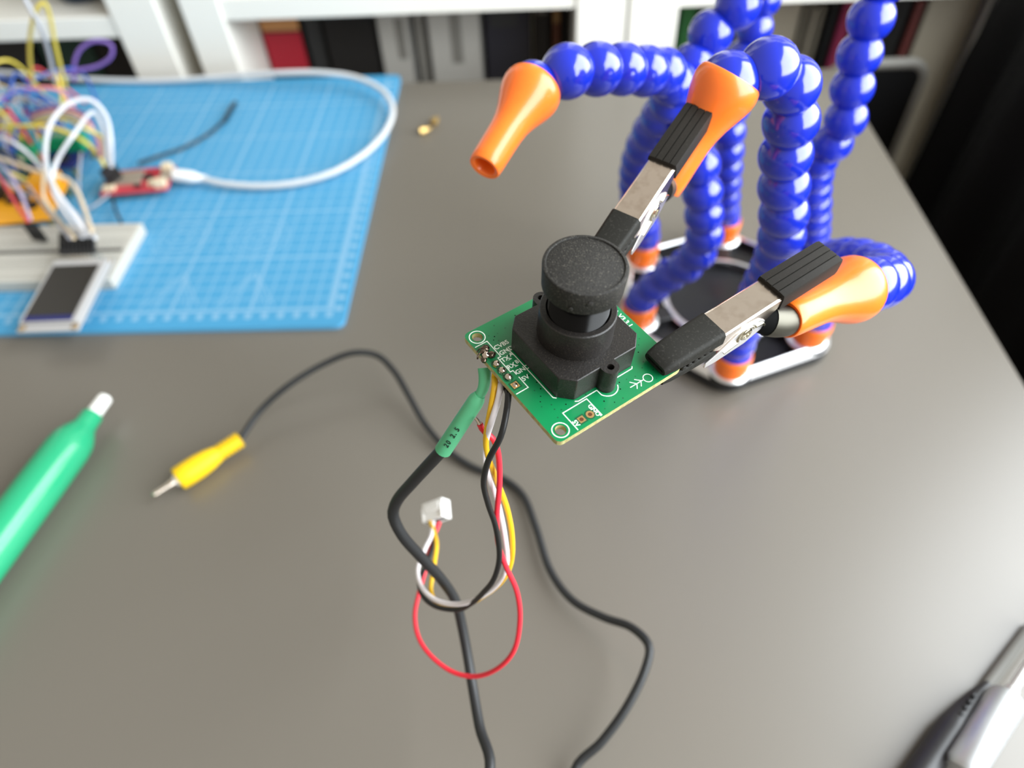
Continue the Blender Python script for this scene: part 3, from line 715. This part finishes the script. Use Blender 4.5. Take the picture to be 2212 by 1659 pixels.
# ================================================================== WIRE HARNESS
def dep(y0, d0, y1, d1): return lambda y: d0 + (d1 - d0) * (y - y0) / (y1 - y0)
def hang(pts, prof):                        # pts: (px, py[, dD]); prof: list of (index fraction, D)
    out = []; n = len(pts)
    for i, p in enumerate(pts):
        t = i / (n - 1)
        for (a, da), (b, db) in zip(prof, prof[1:]):
            if a <= t <= b:
                D = da + (db - da) * (t - a) / (b - a); break
        out.append(far(p[0], p[1], D))
    return out
wh = thing('wire_harness', at(940, 1120, 60), 'yellow, white, black and red wire harness hanging from the board with a white plug', 'wire harness')
yl = [(1069, 830), (1061, 880), (1055, 911), (1050, 945), (1052, 980), (1063, 1011), (1075, 1043), (1095, 1098), (1106, 1158), (1104, 1214), (1082, 1258), (1043, 1288), (1010, 1306), (979, 1313), (946, 1304), (931, 1277), (934, 1245), (939, 1210), (943, 1174), (936, 1145), (929, 1128)]
wt = [(1081, 840), (1075, 868), (1063, 907), (1051, 947), (1047, 987), (1057, 1035), (1075, 1086), (1090, 1158), (1094, 1218), (1075, 1261), (1035, 1291), (991, 1305), (943, 1297), (912, 1270), (902, 1234), (916, 1190), (931, 1158), (936, 1128)]
bk = [(1098, 852), (1095, 884), (1083, 939), (1055, 995), (1045, 1043), (1055, 1090), (1071, 1138), (1079, 1202), (1067, 1250), (1043, 1281), (1019, 1303), (987, 1317), (939, 1309), (912, 1285), (906, 1255), (919, 1222), (936, 1178), (943, 1130)]
rd = [(1037, 917), (1043, 929), (1064, 947), (1076, 979), (1079, 1043), (1073, 1122), (1077, 1178), (1094, 1226), (1116, 1277), (1123, 1337), (1110, 1405), (1075, 1444), (1027, 1461), (979, 1452), (931, 1417), (904, 1377), (896, 1329), (904, 1285), (916, 1241), (931, 1178), (949, 1128)]
obj('wire', tube([bp(1.5, 25.8, 0.3), bp(1.4, 25.8, -2.2), bp(1.0, 25.6, -4)] + hang(yl, [(0, 171), (.12, 174), (.45, 208), (.62, 232), (.8, 246), (1, 268)]), 0.8, 1.5), 'wire_yellow', wh, label='yellow wire')
obj('wire', tube([bp(1.5, 23.4, 0.3), bp(1.4, 23.4, -2.2), bp(1.1, 23.3, -4)] + hang(wt, [(0, 170), (.12, 172), (.45, 205), (.65, 226), (.85, 244), (1, 268)]), 0.8, 1.5), 'wire_white', wh, label='white wire')
obj('wire', tube([bp(1.5, 21.0, 0.3), bp(1.4, 21.0, -2.2), bp(1.2, 20.9, -4)] + hang(bk, [(0, 168), (.12, 170), (.45, 203), (.65, 231), (.85, 250), (1, 270)]), 0.82, 1.5), 'wire_black', wh, label='black wire')
rp = hang(rd, [(0, 176), (.12, 180), (.35, 203), (.6, 232), (.8, 248), (1, 269)])
rw = obj('wire', tube(rp, 0.78, 1.5), 'wire_red', wh, label='red wire')
obj('stripped_end', tube([rp[0], far(1032, 909, 176), far(1027, 903, 176)], lambda t: 0.55 - 0.15 * t, 0.6), 'solder', rw)
pc = far(943, 1106, 274); pu = (far(945, 1080, 276) - far(940, 1140, 272)).normalized()
pf = frame(pc, far(985, 1092, 270) - far(905, 1120, 278), pu)
pf = (pf[0], pf[1], pf[2], pf[3])
con = obj('connector', xf(merge(box(-4.9, 4.9, -2.6, 2.6, -3.6, 4.0), box(-4.9, -3.9, -3.2, -2.6, -3.6, 2), box(3.9, 4.9, -3.2, -2.6, -3.6, 2), box(-3.6, 3.6, -3.3, -2.6, -0.5, 2.6)), pf), 'connector_white', wh, bevel=0.5, label='white plastic four-pin plug')
for k in range(4):
    obj('contact_slot', xf(box(-3.9 + k * 2.2, -2.5 + k * 2.2, -2.0, 0.8, -3.75, -3.4), pf), 'dark_inside', con)

# ================================================================== VIDEO CABLE
vc = thing('video_cable', at(440, 1000, 0), 'black video cable with a yellow plug, soldered to the board through green shrink tube', 'cable')
C1 = [at(521, 946, 7.5), at(560, 890, 12), at(620, 835, 18), at(700, 786, 22), at(765, 762, 24), at(815, 768, 21), at(850, 800, 17), at(885, 858, 12), at(918, 916, 7), at(965, 970, 4), at(1020, 1008, 2.2), at(1085, 1033, 2.2), at(1128, 1068, 3),
      at(1158, 1140, 4), at(1190, 1235, 5), at(1238, 1298, 8), at(1305, 1334, 13), at(1365, 1356, 19), at(1402, 1396, 23), at(1395, 1442, 22), at(1355, 1526, 17), at(1300, 1602, 11), at(1240, 1668, 6),
      V3(15, 35, 2.2), V3(-10, 0, 2.2), V3(-40, -18, 10), V3(-48, -2, 30), V3(-32, 25, 48)]
C2 = [far(1058, 1665, 224), far(1036, 1570, 237), far(1020, 1478, 246), far(1012, 1428, 248), far(999, 1357, 247), far(985, 1301, 243), far(958, 1257, 235), far(912, 1206, 224), far(866, 1152, 214), far(849, 1112, 210), far(857, 1083, 206), far(892, 1041, 198), far(937, 992, 189), far(965, 962, 184)]
obj('jacket', tube(C1 + C2, 1.72, 2.5, 12), 'cable_black', vc)
SH = [far(957, 973, 185.5), far(975, 946, 182.5), far(1000, 908, 179), far(1022, 875, 176.5), far(1036, 853, 175)]
shp = spline(SH, 1.2)
sh = obj('shrink_tube', sweep(shp, lambda t: 2.25 - 0.15 * t if t < .93 else 2.1 - (t - .93) * 9, 16), 'shrink_green', vc, label='green heat shrink tube')
obj('shrink_tube', tube([far(1034, 857, 175.5), far(1044, 838, 174.5), far(1047, 815, 174.5), far(1046, 795, 174.5)], lambda t: 1.25 + 0.35 * t, 0.8, 14), 'shrink_green', vc, label='narrow green shrink tube at the solder joint')
# dark print on the shrink tube
def tube_text(s, i0, P, r, size):
    out = []; k = float(i0)
    for ch_ in s:
        i = min(int(k), len(P) - 2); T = (P[i + 1] - P[i]).normalized(); vd = (CAM - P[i]).normalized(); sd = (vd - T * vd.dot(T)).normalized(); y = sd.cross(T)
        if ch_ != ' ': out.append(xf(text_geo(ch_, size, 0.01, 0.16), (P[i] + sd * (r + 0.05) - y * size * 0.35, T, y, sd)))
        k += size * (0.35 if ch_ == '.' else 0.62) / (P[1] - P[0]).length
    return merge(*out)
obj('tube_print', tube_text('2.0 2.5', 3, shp, 2.2, 1.9), 'print_dark', sh, smooth=0)
# yellow plug
pa, pb = at(384, 1036, 6.6), at(519, 949, 7.2); ax = (pb - pa).normalized(); Lp = (pb - pa).length
prof = [(3.2, -0.2), (5.6, 0.0), (6.1, 0.8), (6.2, 6), (6.1, 12), (5.5, 17), (4.4, 21.5)]
z = 21.8
while z < Lp - 1.5: prof += [(4.3, z), (4.3, z + 1.2), (3.5, z + 1.3), (3.5, z + 1.9), (4.3, z + 2.0)]; z += 2.2
prof += [(4.2, Lp - 0.6), (3.6, Lp)]
pl = obj('plug', lathe_at(prof, pa, ax, 36), 'plug_yellow', vc, label='yellow phono plug')
obj('pin_collar', lathe_at([(3.0, -1.0), (3.1, 0.4)], pa - ax * 0.4, ax, 20), 'connector_white', pl)
obj('pin', lathe_at([(0.8, -13.2), (1.5, -12.4), (1.55, -4.6), (2.0, -4.4), (2.0, 0)], pa, ax, 18), 'pin_metal', pl)

# ================================================================== DESOLDERING PUMP
q0, q1 = at(229, 858, 11), at(0, 1165, 11); q1 = q0 + (q1 - q0).normalized() * 175; ax = (q1 - q0).normalized()
dp = thing('desoldering_pump', (q0.x, q0.y, 0), 'green desoldering pump with a white tip lying on the grey table', 'desoldering pump')
obj('tip', lathe_at([(1.2, 0.3), (3.0, 0.0), (3.7, 0.8), (3.9, 13)], q0, ax, 28), 'pump_tip', dp)
obj('barrel', lathe_at([(5.0, 12.2), (5.5, 13), (5.6, 19), (6.4, 21.5), (8.6, 25.5), (10.2, 30), (10.8, 36), (10.9, 60), (10.9, 150), (10.2, 152)], q0, ax, 44), 'pump_green', dp)
obj('plunger_knob', lathe_at([(6, 152), (6, 168), (9, 168.5), (9.4, 170), (9.4, 176), (8.5, 177)], q0, ax, 32), 'chip_black', dp)

# ================================================================== HAND TOOL AT THE NEAR CORNER
ta, tb_ = at(2076, 1665, 9.5), at(2176, 1507, 9.5); ax = (tb_ - ta).normalized()
ht = thing('hand_tool', ((ta.x + tb_.x) / 2, (ta.y + tb_.y) / 2, 0), 'silver and black tool lying at the near corner of the table', 'tool')
L_ = (tb_ - ta).length
obj('barrel', lathe_at([(5.2, -1), (6.6, 1.5), (6.7, L_ - 1.5), (6.0, L_), (4, L_ + .3)], ta, ax, 36), 'steel_brushed', ht)
obj('shaft', lathe_at([(2.6, 0), (2.6, 4), (1.9, 6), (1.9, 60)], tb_, ax, 18), 'bright_aluminium', ht)
side = Vector((-ax.y, ax.x, 0))
kb = [ta + side * 8.6 - ax * 22 + Vector((0, 0, -4)), ta + side * 8.6 - ax * 8 + Vector((0, 0, -4)), ta + side * 8.2 + ax * (L_ * .45) + Vector((0, 0, -4)), ta + side * 7.6 + ax * (L_ * .8) + Vector((0, 0, -4)), ta + side * 6.4 + ax * (L_ + 2) + Vector((0, 0, -4.2))]
obj('body_with_shadow', sweep(spline(kb, 2), lambda t: 5.2 if t < .6 else 5.2 - 3.2 * (t - .6) / .4, 16), 'tool_black', ht)  # black body of the tool, with its shadow built into the dark shape
for k in range(9):
    c = ta + side * 9.0 + ax * (L_ * (0.05 + k * 0.09)) + Vector((0, 0, 0.2))
    obj('grip_rib', blob(c, 1.3, 1.0, 0.9, frame(c, ax)), 'chip_black', ht)
obj('tip_rod', rod(tb_ + side * 6.0 + ax * 1 + Vector((0, 0, -6)), tb_ + side * 4.5 + ax * 40 + Vector((0, 0, -7)), 2.3), 'book_slate', ht)

# ================================================================== BRASS BITS
for (px_, py_, an, lab) in ((915, 281, 25, 'small brass standoff lying nearer the mat corner'), (938, 262, 70, 'small brass standoff lying behind the other one')):
    c = at(px_, py_, 2.6); d = Vector((cos(radians(an)), sin(radians(an)), 0)); f2 = frame(c - d * 3.2, d)
    t = thing('brass_standoff', (c.x, c.y, 0), lab, 'standoff', 'brass standoffs on the table')
    hexp = [(3.0 * cos(radians(60 * k)), 3.0 * sin(radians(60 * k))) for k in range(6)]
    obj('hex_body', xf(prism(hexp, 0, 5.2), (f2[0], f2[2], f2[3], f2[1])), 'brass', t, bevel=0.2)
    obj('thread', xf(lathe([(1.4, 5.2), (1.4, 8.8), (1.0, 9.2)], 14), (f2[0], f2[2], f2[3], f2[1])), 'brass', t)

# ================================================================== BREADBOARD, DISPLAY, BOARDS
BBX1, BBY0, BBY1 = -268.0, 340.0, 398.0
bb = thing('breadboard', (-350, 369, 3), 'long white solderless breadboard on the cutting mat', 'breadboard')
obj('body', box(-434, BBX1, BBY0, BBY1, 3.0, 11.5), 'breadboard_white', bb, bevel=0.8)
obj('centre_groove', box(-430, BBX1 - 3, 367.4, 370.6, 11.4, 11.7), 'hole_grey', bb)
hv, hf = [], []
for i in range(63):
    for j in range(14):
        x = -430 + i * 2.54; y = (BBY0 + 3.5 + j * 2.54 if j < 2 else BBY0 + 12 + (j - 2) * 2.54 if j < 7 else BBY0 + 31 + (j - 7) * 2.54 if j < 12 else BBY0 + 50 + (j - 12) * 2.54)
        k = len(hv); hv += [(x - .45, y - .45, 11.56), (x + .45, y - .45, 11.56), (x + .45, y + .45, 11.56), (x - .45, y + .45, 11.56)]; hf.append((k, k + 1, k + 2, k + 3))
obj('contact_holes', (hv, hf), 'hole_grey', bb, smooth=0, kind='stuff')

ds = thing('display_module', (-285, 322, 11.6), 'small dark screen in a white frame, plugged into the breadboard', 'display')
zt = 21.0
dc = [at(100, 557, zt), at(218, 553, zt), at(186, 704, zt - 2), at(48, 710, zt - 2)]
dx = ((dc[1] - dc[0]) + (dc[2] - dc[3])).normalized(); dyv = ((dc[0] - dc[3]) + (dc[1] - dc[2])).normalized()
dn = dx.cross(dyv).normalized(); dyv = dn.cross(dx); dctr = (dc[0] + dc[1] + dc[2] + dc[3]) / 4
DW, DH = 36.5, 61.0
dfm = (dctr, dx, dyv, dn)
obj('carrier_board', xf(box(-DW / 2, DW / 2, -DH / 2, DH / 2, -4.2, -2.6), dfm), 'bezel_white', ds, bevel=0.3)
fr_ = obj('frame', xf(box(-DW / 2 + 1, DW / 2 - 1, -DH / 2 + 4.5, DH / 2 - 2.5, -2.6, 0), dfm), 'bezel_white', ds, bevel=0.4)
obj('screen', xf(box(-DW / 2 + 3.2, DW / 2 - 4.6, -DH / 2 + 9.5, DH / 2 - 8, 0, 0.35), dfm), 'screen_dark', ds)
obj('screen_flex', xf(box(-DW / 2 + 3.2, DW / 2 - 4.6, -DH / 2 + 5.2, -DH / 2 + 9.4, 0, 0.3), dfm), 'board_blue', ds)
for sx in (-1, 1):
    for sy in (-1, 1):
        obj('corner_pad', xf(lathe([(2.3, -4.4), (2.3, -2.4), (2.0, -2.2), (1.3, -2.2), (1.3, -4.4)], 18, False, False), (dctr + dx * sx * (DW / 2 - 2.6) + dyv * sy * (DH / 2 - 2.5), dx, dyv, dn)), 'brass', ds)
for k in range(8):
    p = dctr + dx * (-8.9 + k * 2.54 + 4) + dyv * (DH / 2 - 1.8)
    obj('header_pin', xf(box(-.35, .35, -.35, .35, -9, 3.2), (p, dx, dyv, dn)), 'pin_metal', ds)
obj('header_strip', xf(box(-11, 12, DH / 2 - 3.2, DH / 2 - 0.6, -7.2, -4.2), dfm), 'chip_black', ds)

# black jumper housings on the display header
def dupont(c, axis, n, label, wires=(), w_=2.54, up=(0, 0, 1), length=14.0):
    f2 = frame(c, axis, up)
    t = thing('jumper_connector', c, label, 'connector', 'jumper connectors on the left of the mat')
    for k in range(n):
        y = (k - (n - 1) / 2) * w_
        h_ = obj('housing', xf(box(0, length, y - 1.2, y + 1.2, -1.25, 1.25), f2), 'chip_black', t, bevel=0.2)
        obj('latch_window', xf(box(4, 7, y - .6, y + .6, 1.2, 1.32), f2), 'dark_inside', h_)
    return f2
fA = dupont(at(168, 551, 19.5), Vector((0.0, 0.72, 0.66)), 9, 'row of nine black jumper housings on the display header', up=(0, -.6, .8))

# red controller board with USB plug
rb_c = [at(240, 362, 10), at(366, 347, 10), at(374, 420, 10), at(228, 428, 10)]
rx = ((rb_c[1] - rb_c[0]) + (rb_c[2] - rb_c[3])).normalized(); ry = Vector((-rx.y, rx.x, 0)); rx = Vector((rx.x, rx.y, 0)).normalized(); rctr = sum(rb_c, Vector((0, 0, 0))) / 4
rbf = (rctr, rx, ry, Vector((0, 0, 1)))
rbd = thing('controller_board', (rctr.x, rctr.y, 3), 'red controller board with cream parts, white USB plug in its end', 'circuit board')
obj('board', xf(box(-25, 23, -15, 15, -1.6, 0), rbf), 'board_red', rbd, bevel=0.4)
obj('radio_shield', xf(box(-16, 2, -7, 9, 0, 2.4), rbf), 'chip_silver', rbd, bevel=0.3)
for (x, y, w_, h_, zz, c) in ((6, 2, 7, 7, 1.4, 'chip_black'), (12, -8, 6, 5, 3.2, 'chip_cream'), (19, 9, 7, 6, 5.5, 'chip_cream'), (-19, -10, 8, 5, 3, 'chip_cream'), (18, -10.5, 8, 6, 5, 'chip_cream'), (9, 9, 5, 4, 2, 'board_red'), (-21, 6, 4, 10, 4, 'chip_black'), (1, -9, 5, 3, 1.5, 'chip_black')):
    obj('component', xf(box(x - w_ / 2, x + w_ / 2, y - h_ / 2, y + h_ / 2, 0, zz), rbf), c, rbd, bevel=0.3)
obj('usb_socket', xf(box(16, 24.5, -4.5, 4.5, 0, 3.4), rbf), 'chip_silver', rbd, bevel=0.5)
for sy in (-1, 1):
    for k in range(12):
        obj('header_pin', xf(box(-20 + k * 2.54 - .3, -20 + k * 2.54 + .3, sy * 13.4 - .3, sy * 13.4 + .3, -7, 1.2), rbf), 'pin_metal', rbd)

uc = thing('usb_cable', at(400, 386, 3), 'white USB cable looping over the back corner of the mat', 'cable')
u0 = rctr + rx * 25 + Vector((0, 0, 1.8)); u1 = at(438, 386, 9)
uax = (u1 - u0).normalized()
obj('plug', lathe_at([(3.0, 0), (4.0, 0.6), (4.4, 2), (4.4, 13), (4.0, 16), (3.0, 19), (2.5, 24)], u0, uax, 20), 'usb_white', uc)
obj('plug_tip', lathe_at([(2.2, -4), (2.4, 0)], u0, uax, 16), 'chip_silver', uc)
obj('jacket', tube([u0 + uax * 20, at(480, 396, 8), at(560, 402, 7), at(640, 395, 7), at(720, 372, 8), at(790, 330, 9), at(835, 280, 10), at(848, 232, 11), at(825, 195, 13), at(770, 168, 16), at(690, 157, 18), at(600, 158, 17), at(500, 164, 12), at(400, 172, 8), at(290, 175, 6), at(160, 170, 6), at(40, 160, 6), at(-80, 150, 6)], 2.3, 4, 12), 'cable_white', uc)

# green and blue board, orange module
gb = thing('relay_board', at(125, 335, 3), 'green and dark blue board half buried under the wires', 'circuit board')
gc = at(125, 335, 14); gf = frame(gc, (1, -0.05, 0))
obj('board', xf(box(-24, 20, -16, 16, -1.6, 0), gf), 'board_blue', gb, bevel=0.4)
obj('terminal_block', xf(box(-6, 20, 4, 15, 0, 11), gf), 'board_green', gb, bevel=0.6)
for k in range(4): obj('terminal_screw', xf(lathe([(1.9, 0), (1.9, 0.6), (0.01, 0.6)], 14, False, False), (gc + gf[1] * (-2.5 + k * 6) + gf[2] * 9.5 + Vector((0, 0, 11)), gf[1], gf[2], gf[3])), 'chip_silver', gb)
obj('relay', xf(box(-22, -8, -12, 8, 0, 13), gf), 'board_green', gb, bevel=0.8)
obj('chip', xf(box(0, 12, -12, -2, 0, 2), gf), 'chip_black', gb, bevel=0.2)
for sx in (-22, 18):
    for sy in (-14, 14):
        obj('standoff', xf(lathe([(2.0, -11), (2.0, -1.6)], 10), (gc + gf[1] * sx + gf[2] * sy, gf[1], gf[2], gf[3])), 'brass', gb)
ob = thing('relay_module', at(45, 430, 3), 'orange module with black chips in front of the green board', 'circuit board')
oc = at(48, 435, 14); of = frame(oc, (1, 0.12, 0))
obj('board', xf(box(-36, 26, -24, 24, -2, 0), of), 'relay_orange', ob, bevel=0.6)
for (x, y, w_, h_, zz) in ((-2, 2, 14, 10, 4), (-20, 10, 12, 12, 8), (10, -8, 6, 6, 3)):
    obj('chip', xf(box(x - w_ / 2, x + w_ / 2, y - h_ / 2, y + h_ / 2, 0, zz), of), 'chip_black', ob, bevel=0.3)
obj('relay_block', xf(box(4, 24, 6, 22, 0, 9), of), 'relay_orange', ob, bevel=0.8)
for sx in (-33, 23):
    for sy in (-20, 20):
        obj('standoff', xf(lathe([(2.0, -11), (2.0, -2)], 10), (oc + of[1] * sx + of[2] * sy, of[1], of[2], of[3])), 'brass', ob)

dupont(at(252, 392, 12), (at(215, 340, 34) - at(252, 392, 12)), 5, 'black jumper housings pushed onto the red board', up=(0.3, -.3, .9))
fP = dupont(at(88, 518, 13), (at(58, 478, 30) - at(88, 518, 13)), 4, 'black jumper housings leaning over the breadboard', up=(0, -.5, .8))
dk = dupont(at(485, 262, 5), (at(526, 190, 6) - at(485, 262, 5)), 1, 'single black jumper housing lying on the blue mat', length=30)

# ================================================================== JUMPER WIRES
def jumper(col, pts, label, r=0.9, group='jumper wires over the breadboard'):
    P = [p if isinstance(p, Vector) else at(*p) for p in pts]
    return obj('jumper_wire', tube(P, r, 3.5, 8), 'jumper_' + col, org=P[0], label=label, cat='wire', group=group)
YP = lambda x, y, Y: atY(x, y, Y)
# the wires one can follow singly
jumper('white', [(192, 512, 32), (152, 455, 44), (112, 395, 54), (98, 330, 58), (112, 262, 66), (152, 222, 70), (196, 216, 68), (228, 250, 58), (240, 310, 45), (240, 360, 30)], 'thick white wire arching highest over the green board', 1.5)
jumper('white', [(178, 512, 32), (134, 452, 36), (112, 400, 42), (122, 350, 50), (160, 290, 62), (205, 243, 60), (226, 290, 48), (232, 350, 32)], 'white wire in the inner, lower arch over the green board', 1.4)
jumper('white', [(206, 514, 32), (172, 470, 24), (124, 422, 25), (85, 358, 34), (40, 315, 52), (-20, 295, 50), (-80, 300, 40)], 'white wire running from the display header out past the orange module', 1.3)
jumper('white', [YP(118, 175, 520), YP(104, 110, 500), YP(85, 55, 480), YP(55, 0, 470), YP(30, -60, 470), YP(0, -100, 480)], 'white wire leaning up against the bookcase', 1.4)
jumper('yellow', [YP(72, 190, 530), YP(64, 120, 520), YP(66, 70, 510), YP(78, 22, 500), YP(94, 4, 500), YP(106, 30, 505), YP(120, 100, 515), YP(142, 190, 530)], 'yellow wire in a tall narrow loop before the bookcase', 1.3)
jumper('purple', [YP(160, 175, 560), YP(160, 140, 562), YP(172, 108, 565), YP(205, 88, 568), YP(240, 96, 570), YP(241, 120, 568), YP(212, 142, 565), YP(165, 152, 560), YP(120, 160, 555)], 'purple wire in a round loop before the dark books', 1.4)
jumper('pink', [(-20, 225, 45), (30, 200, 52), (80, 190, 55), (130, 195, 52), (150, 220, 42), (175, 260, 30)], 'pink red wire crossing the top of the tangle', 1.3)
jumper('yellow', [(-10, 275, 45), (60, 272, 50), (110, 275, 50), (165, 295, 44), (205, 325, 34), (228, 362, 24)], 'yellow wire crossing in front of the green board', 1.3)
jumper('cream', [(-5, 340, 40), (45, 358, 40), (95, 375, 38), (140, 385, 34), (166, 412, 34), (184, 455, 34), (199, 500, 38)], 'cream wire bending down to the display header', 1.3)
jumper('cream', [(100, 340, 40), (94, 390, 40), (96, 430, 36), (108, 450, 30), (140, 490, 30), (160, 514, 32)], 'cream wire dropping straight beside the orange module', 1.2)
jumper('grey', [(175, 330, 36), (170, 400, 28), (178, 450, 22), (205, 443, 12), (235, 420, 10)], 'grey wire curling from the display side to the red board', 0.9)
jumper('grey', [(60, 400, 34), (90, 440, 30), (120, 478, 30), (150, 515, 32)], 'grey wire slanting over the orange module to the display', 1.0)
jumper('red', [(-20, 360, 34), (10, 400, 34), (40, 450, 32), (60, 478, 30)], 'red wire ending in the leaning black housings', 1.2)
jumper('lilac', [(-20, 330, 34), (15, 370, 36), (45, 420, 34), (66, 474, 30)], 'lilac wire beside the red one over the orange module', 1.1)
jumper('black', [(244, 430, 10), (250, 455, 10), (262, 480, 13)], 'short black wire stub at the far corner of the breadboard', 1.0)
jumper('black', [at(488, 258, 5), at(450, 290, 4.6), at(400, 318, 4.6), at(350, 335, 5), at(300, 352, 9)], 'dark wire trailing from the red board across the mat', 1.2)
# the tangle behind: alike wires of a colour share their description
cols = ['blue', 'yellow', 'grey', 'orange', 'teal', 'blue', 'lilac', 'cream', 'green', 'grey', 'yellow', 'blue', 'brown', 'purple', 'red', 'blue', 'orange', 'grey', 'cream', 'teal',
        'blue', 'grey', 'lilac', 'yellow', 'brown', 'blue', 'grey', 'purple', 'pink', 'white', 'black', 'black', 'blue', 'brown', 'teal', 'grey',
        'lilac', 'grey', 'yellow', 'blue', 'cream', 'pink', 'lilac', 'grey', 'orange', 'blue', 'white', 'cream', 'red', 'blue', 'yellow', 'grey']
rj = random.Random(11)
for i, c in enumerate(cols):
    y0 = rj.uniform(425, 545); x0 = rj.uniform(-500, -375)
    ln = rj.uniform(50, 150); an = rj.uniform(-0.5, 0.5) + (pi / 2 if rj.random() < .3 else 0)
    d = Vector((cos(an), sin(an), 0)); hgt = rj.uniform(18, 50)
    a = Vector((x0, y0, rj.uniform(6, 14))); b = a + d * ln
    b.x = min(b.x, -362 + rj.uniform(-22, 6)); b.y = max(425, min(560, b.y)); b.z = rj.uniform(8, 16)
    m1 = a.lerp(b, .3) + Vector((rj.uniform(-14, 14), rj.uniform(-14, 14), hgt)); m2 = a.lerp(b, .7) + Vector((rj.uniform(-14, 14), rj.uniform(-14, 14), hgt * rj.uniform(.7, 1.1)))
    jumper(c, [a, m1, m2, b], f'thin {c} jumper wire low in the tangle behind the green board', rj.uniform(1.0, 1.35), f'thin {c} jumper wires in the tangle')
# wires running into the housings on the red board
for k, c in enumerate(('purple', 'pink', 'cream', 'grey', 'yellow')):
    jumper(c, [at(214 + k * 5, 338 + k * 2, 33), at(208 + k * 4, 300, 44), at(196 - k * 3, 262 + k * 4, 52), at(160 - k * 6, 236 + k * 5, 50), at(110 - k * 8, 232 + k * 8, 44), at(60, 245 + k * 9, 34)], f'{c} wire running into the black housings on the red board', 1.0)
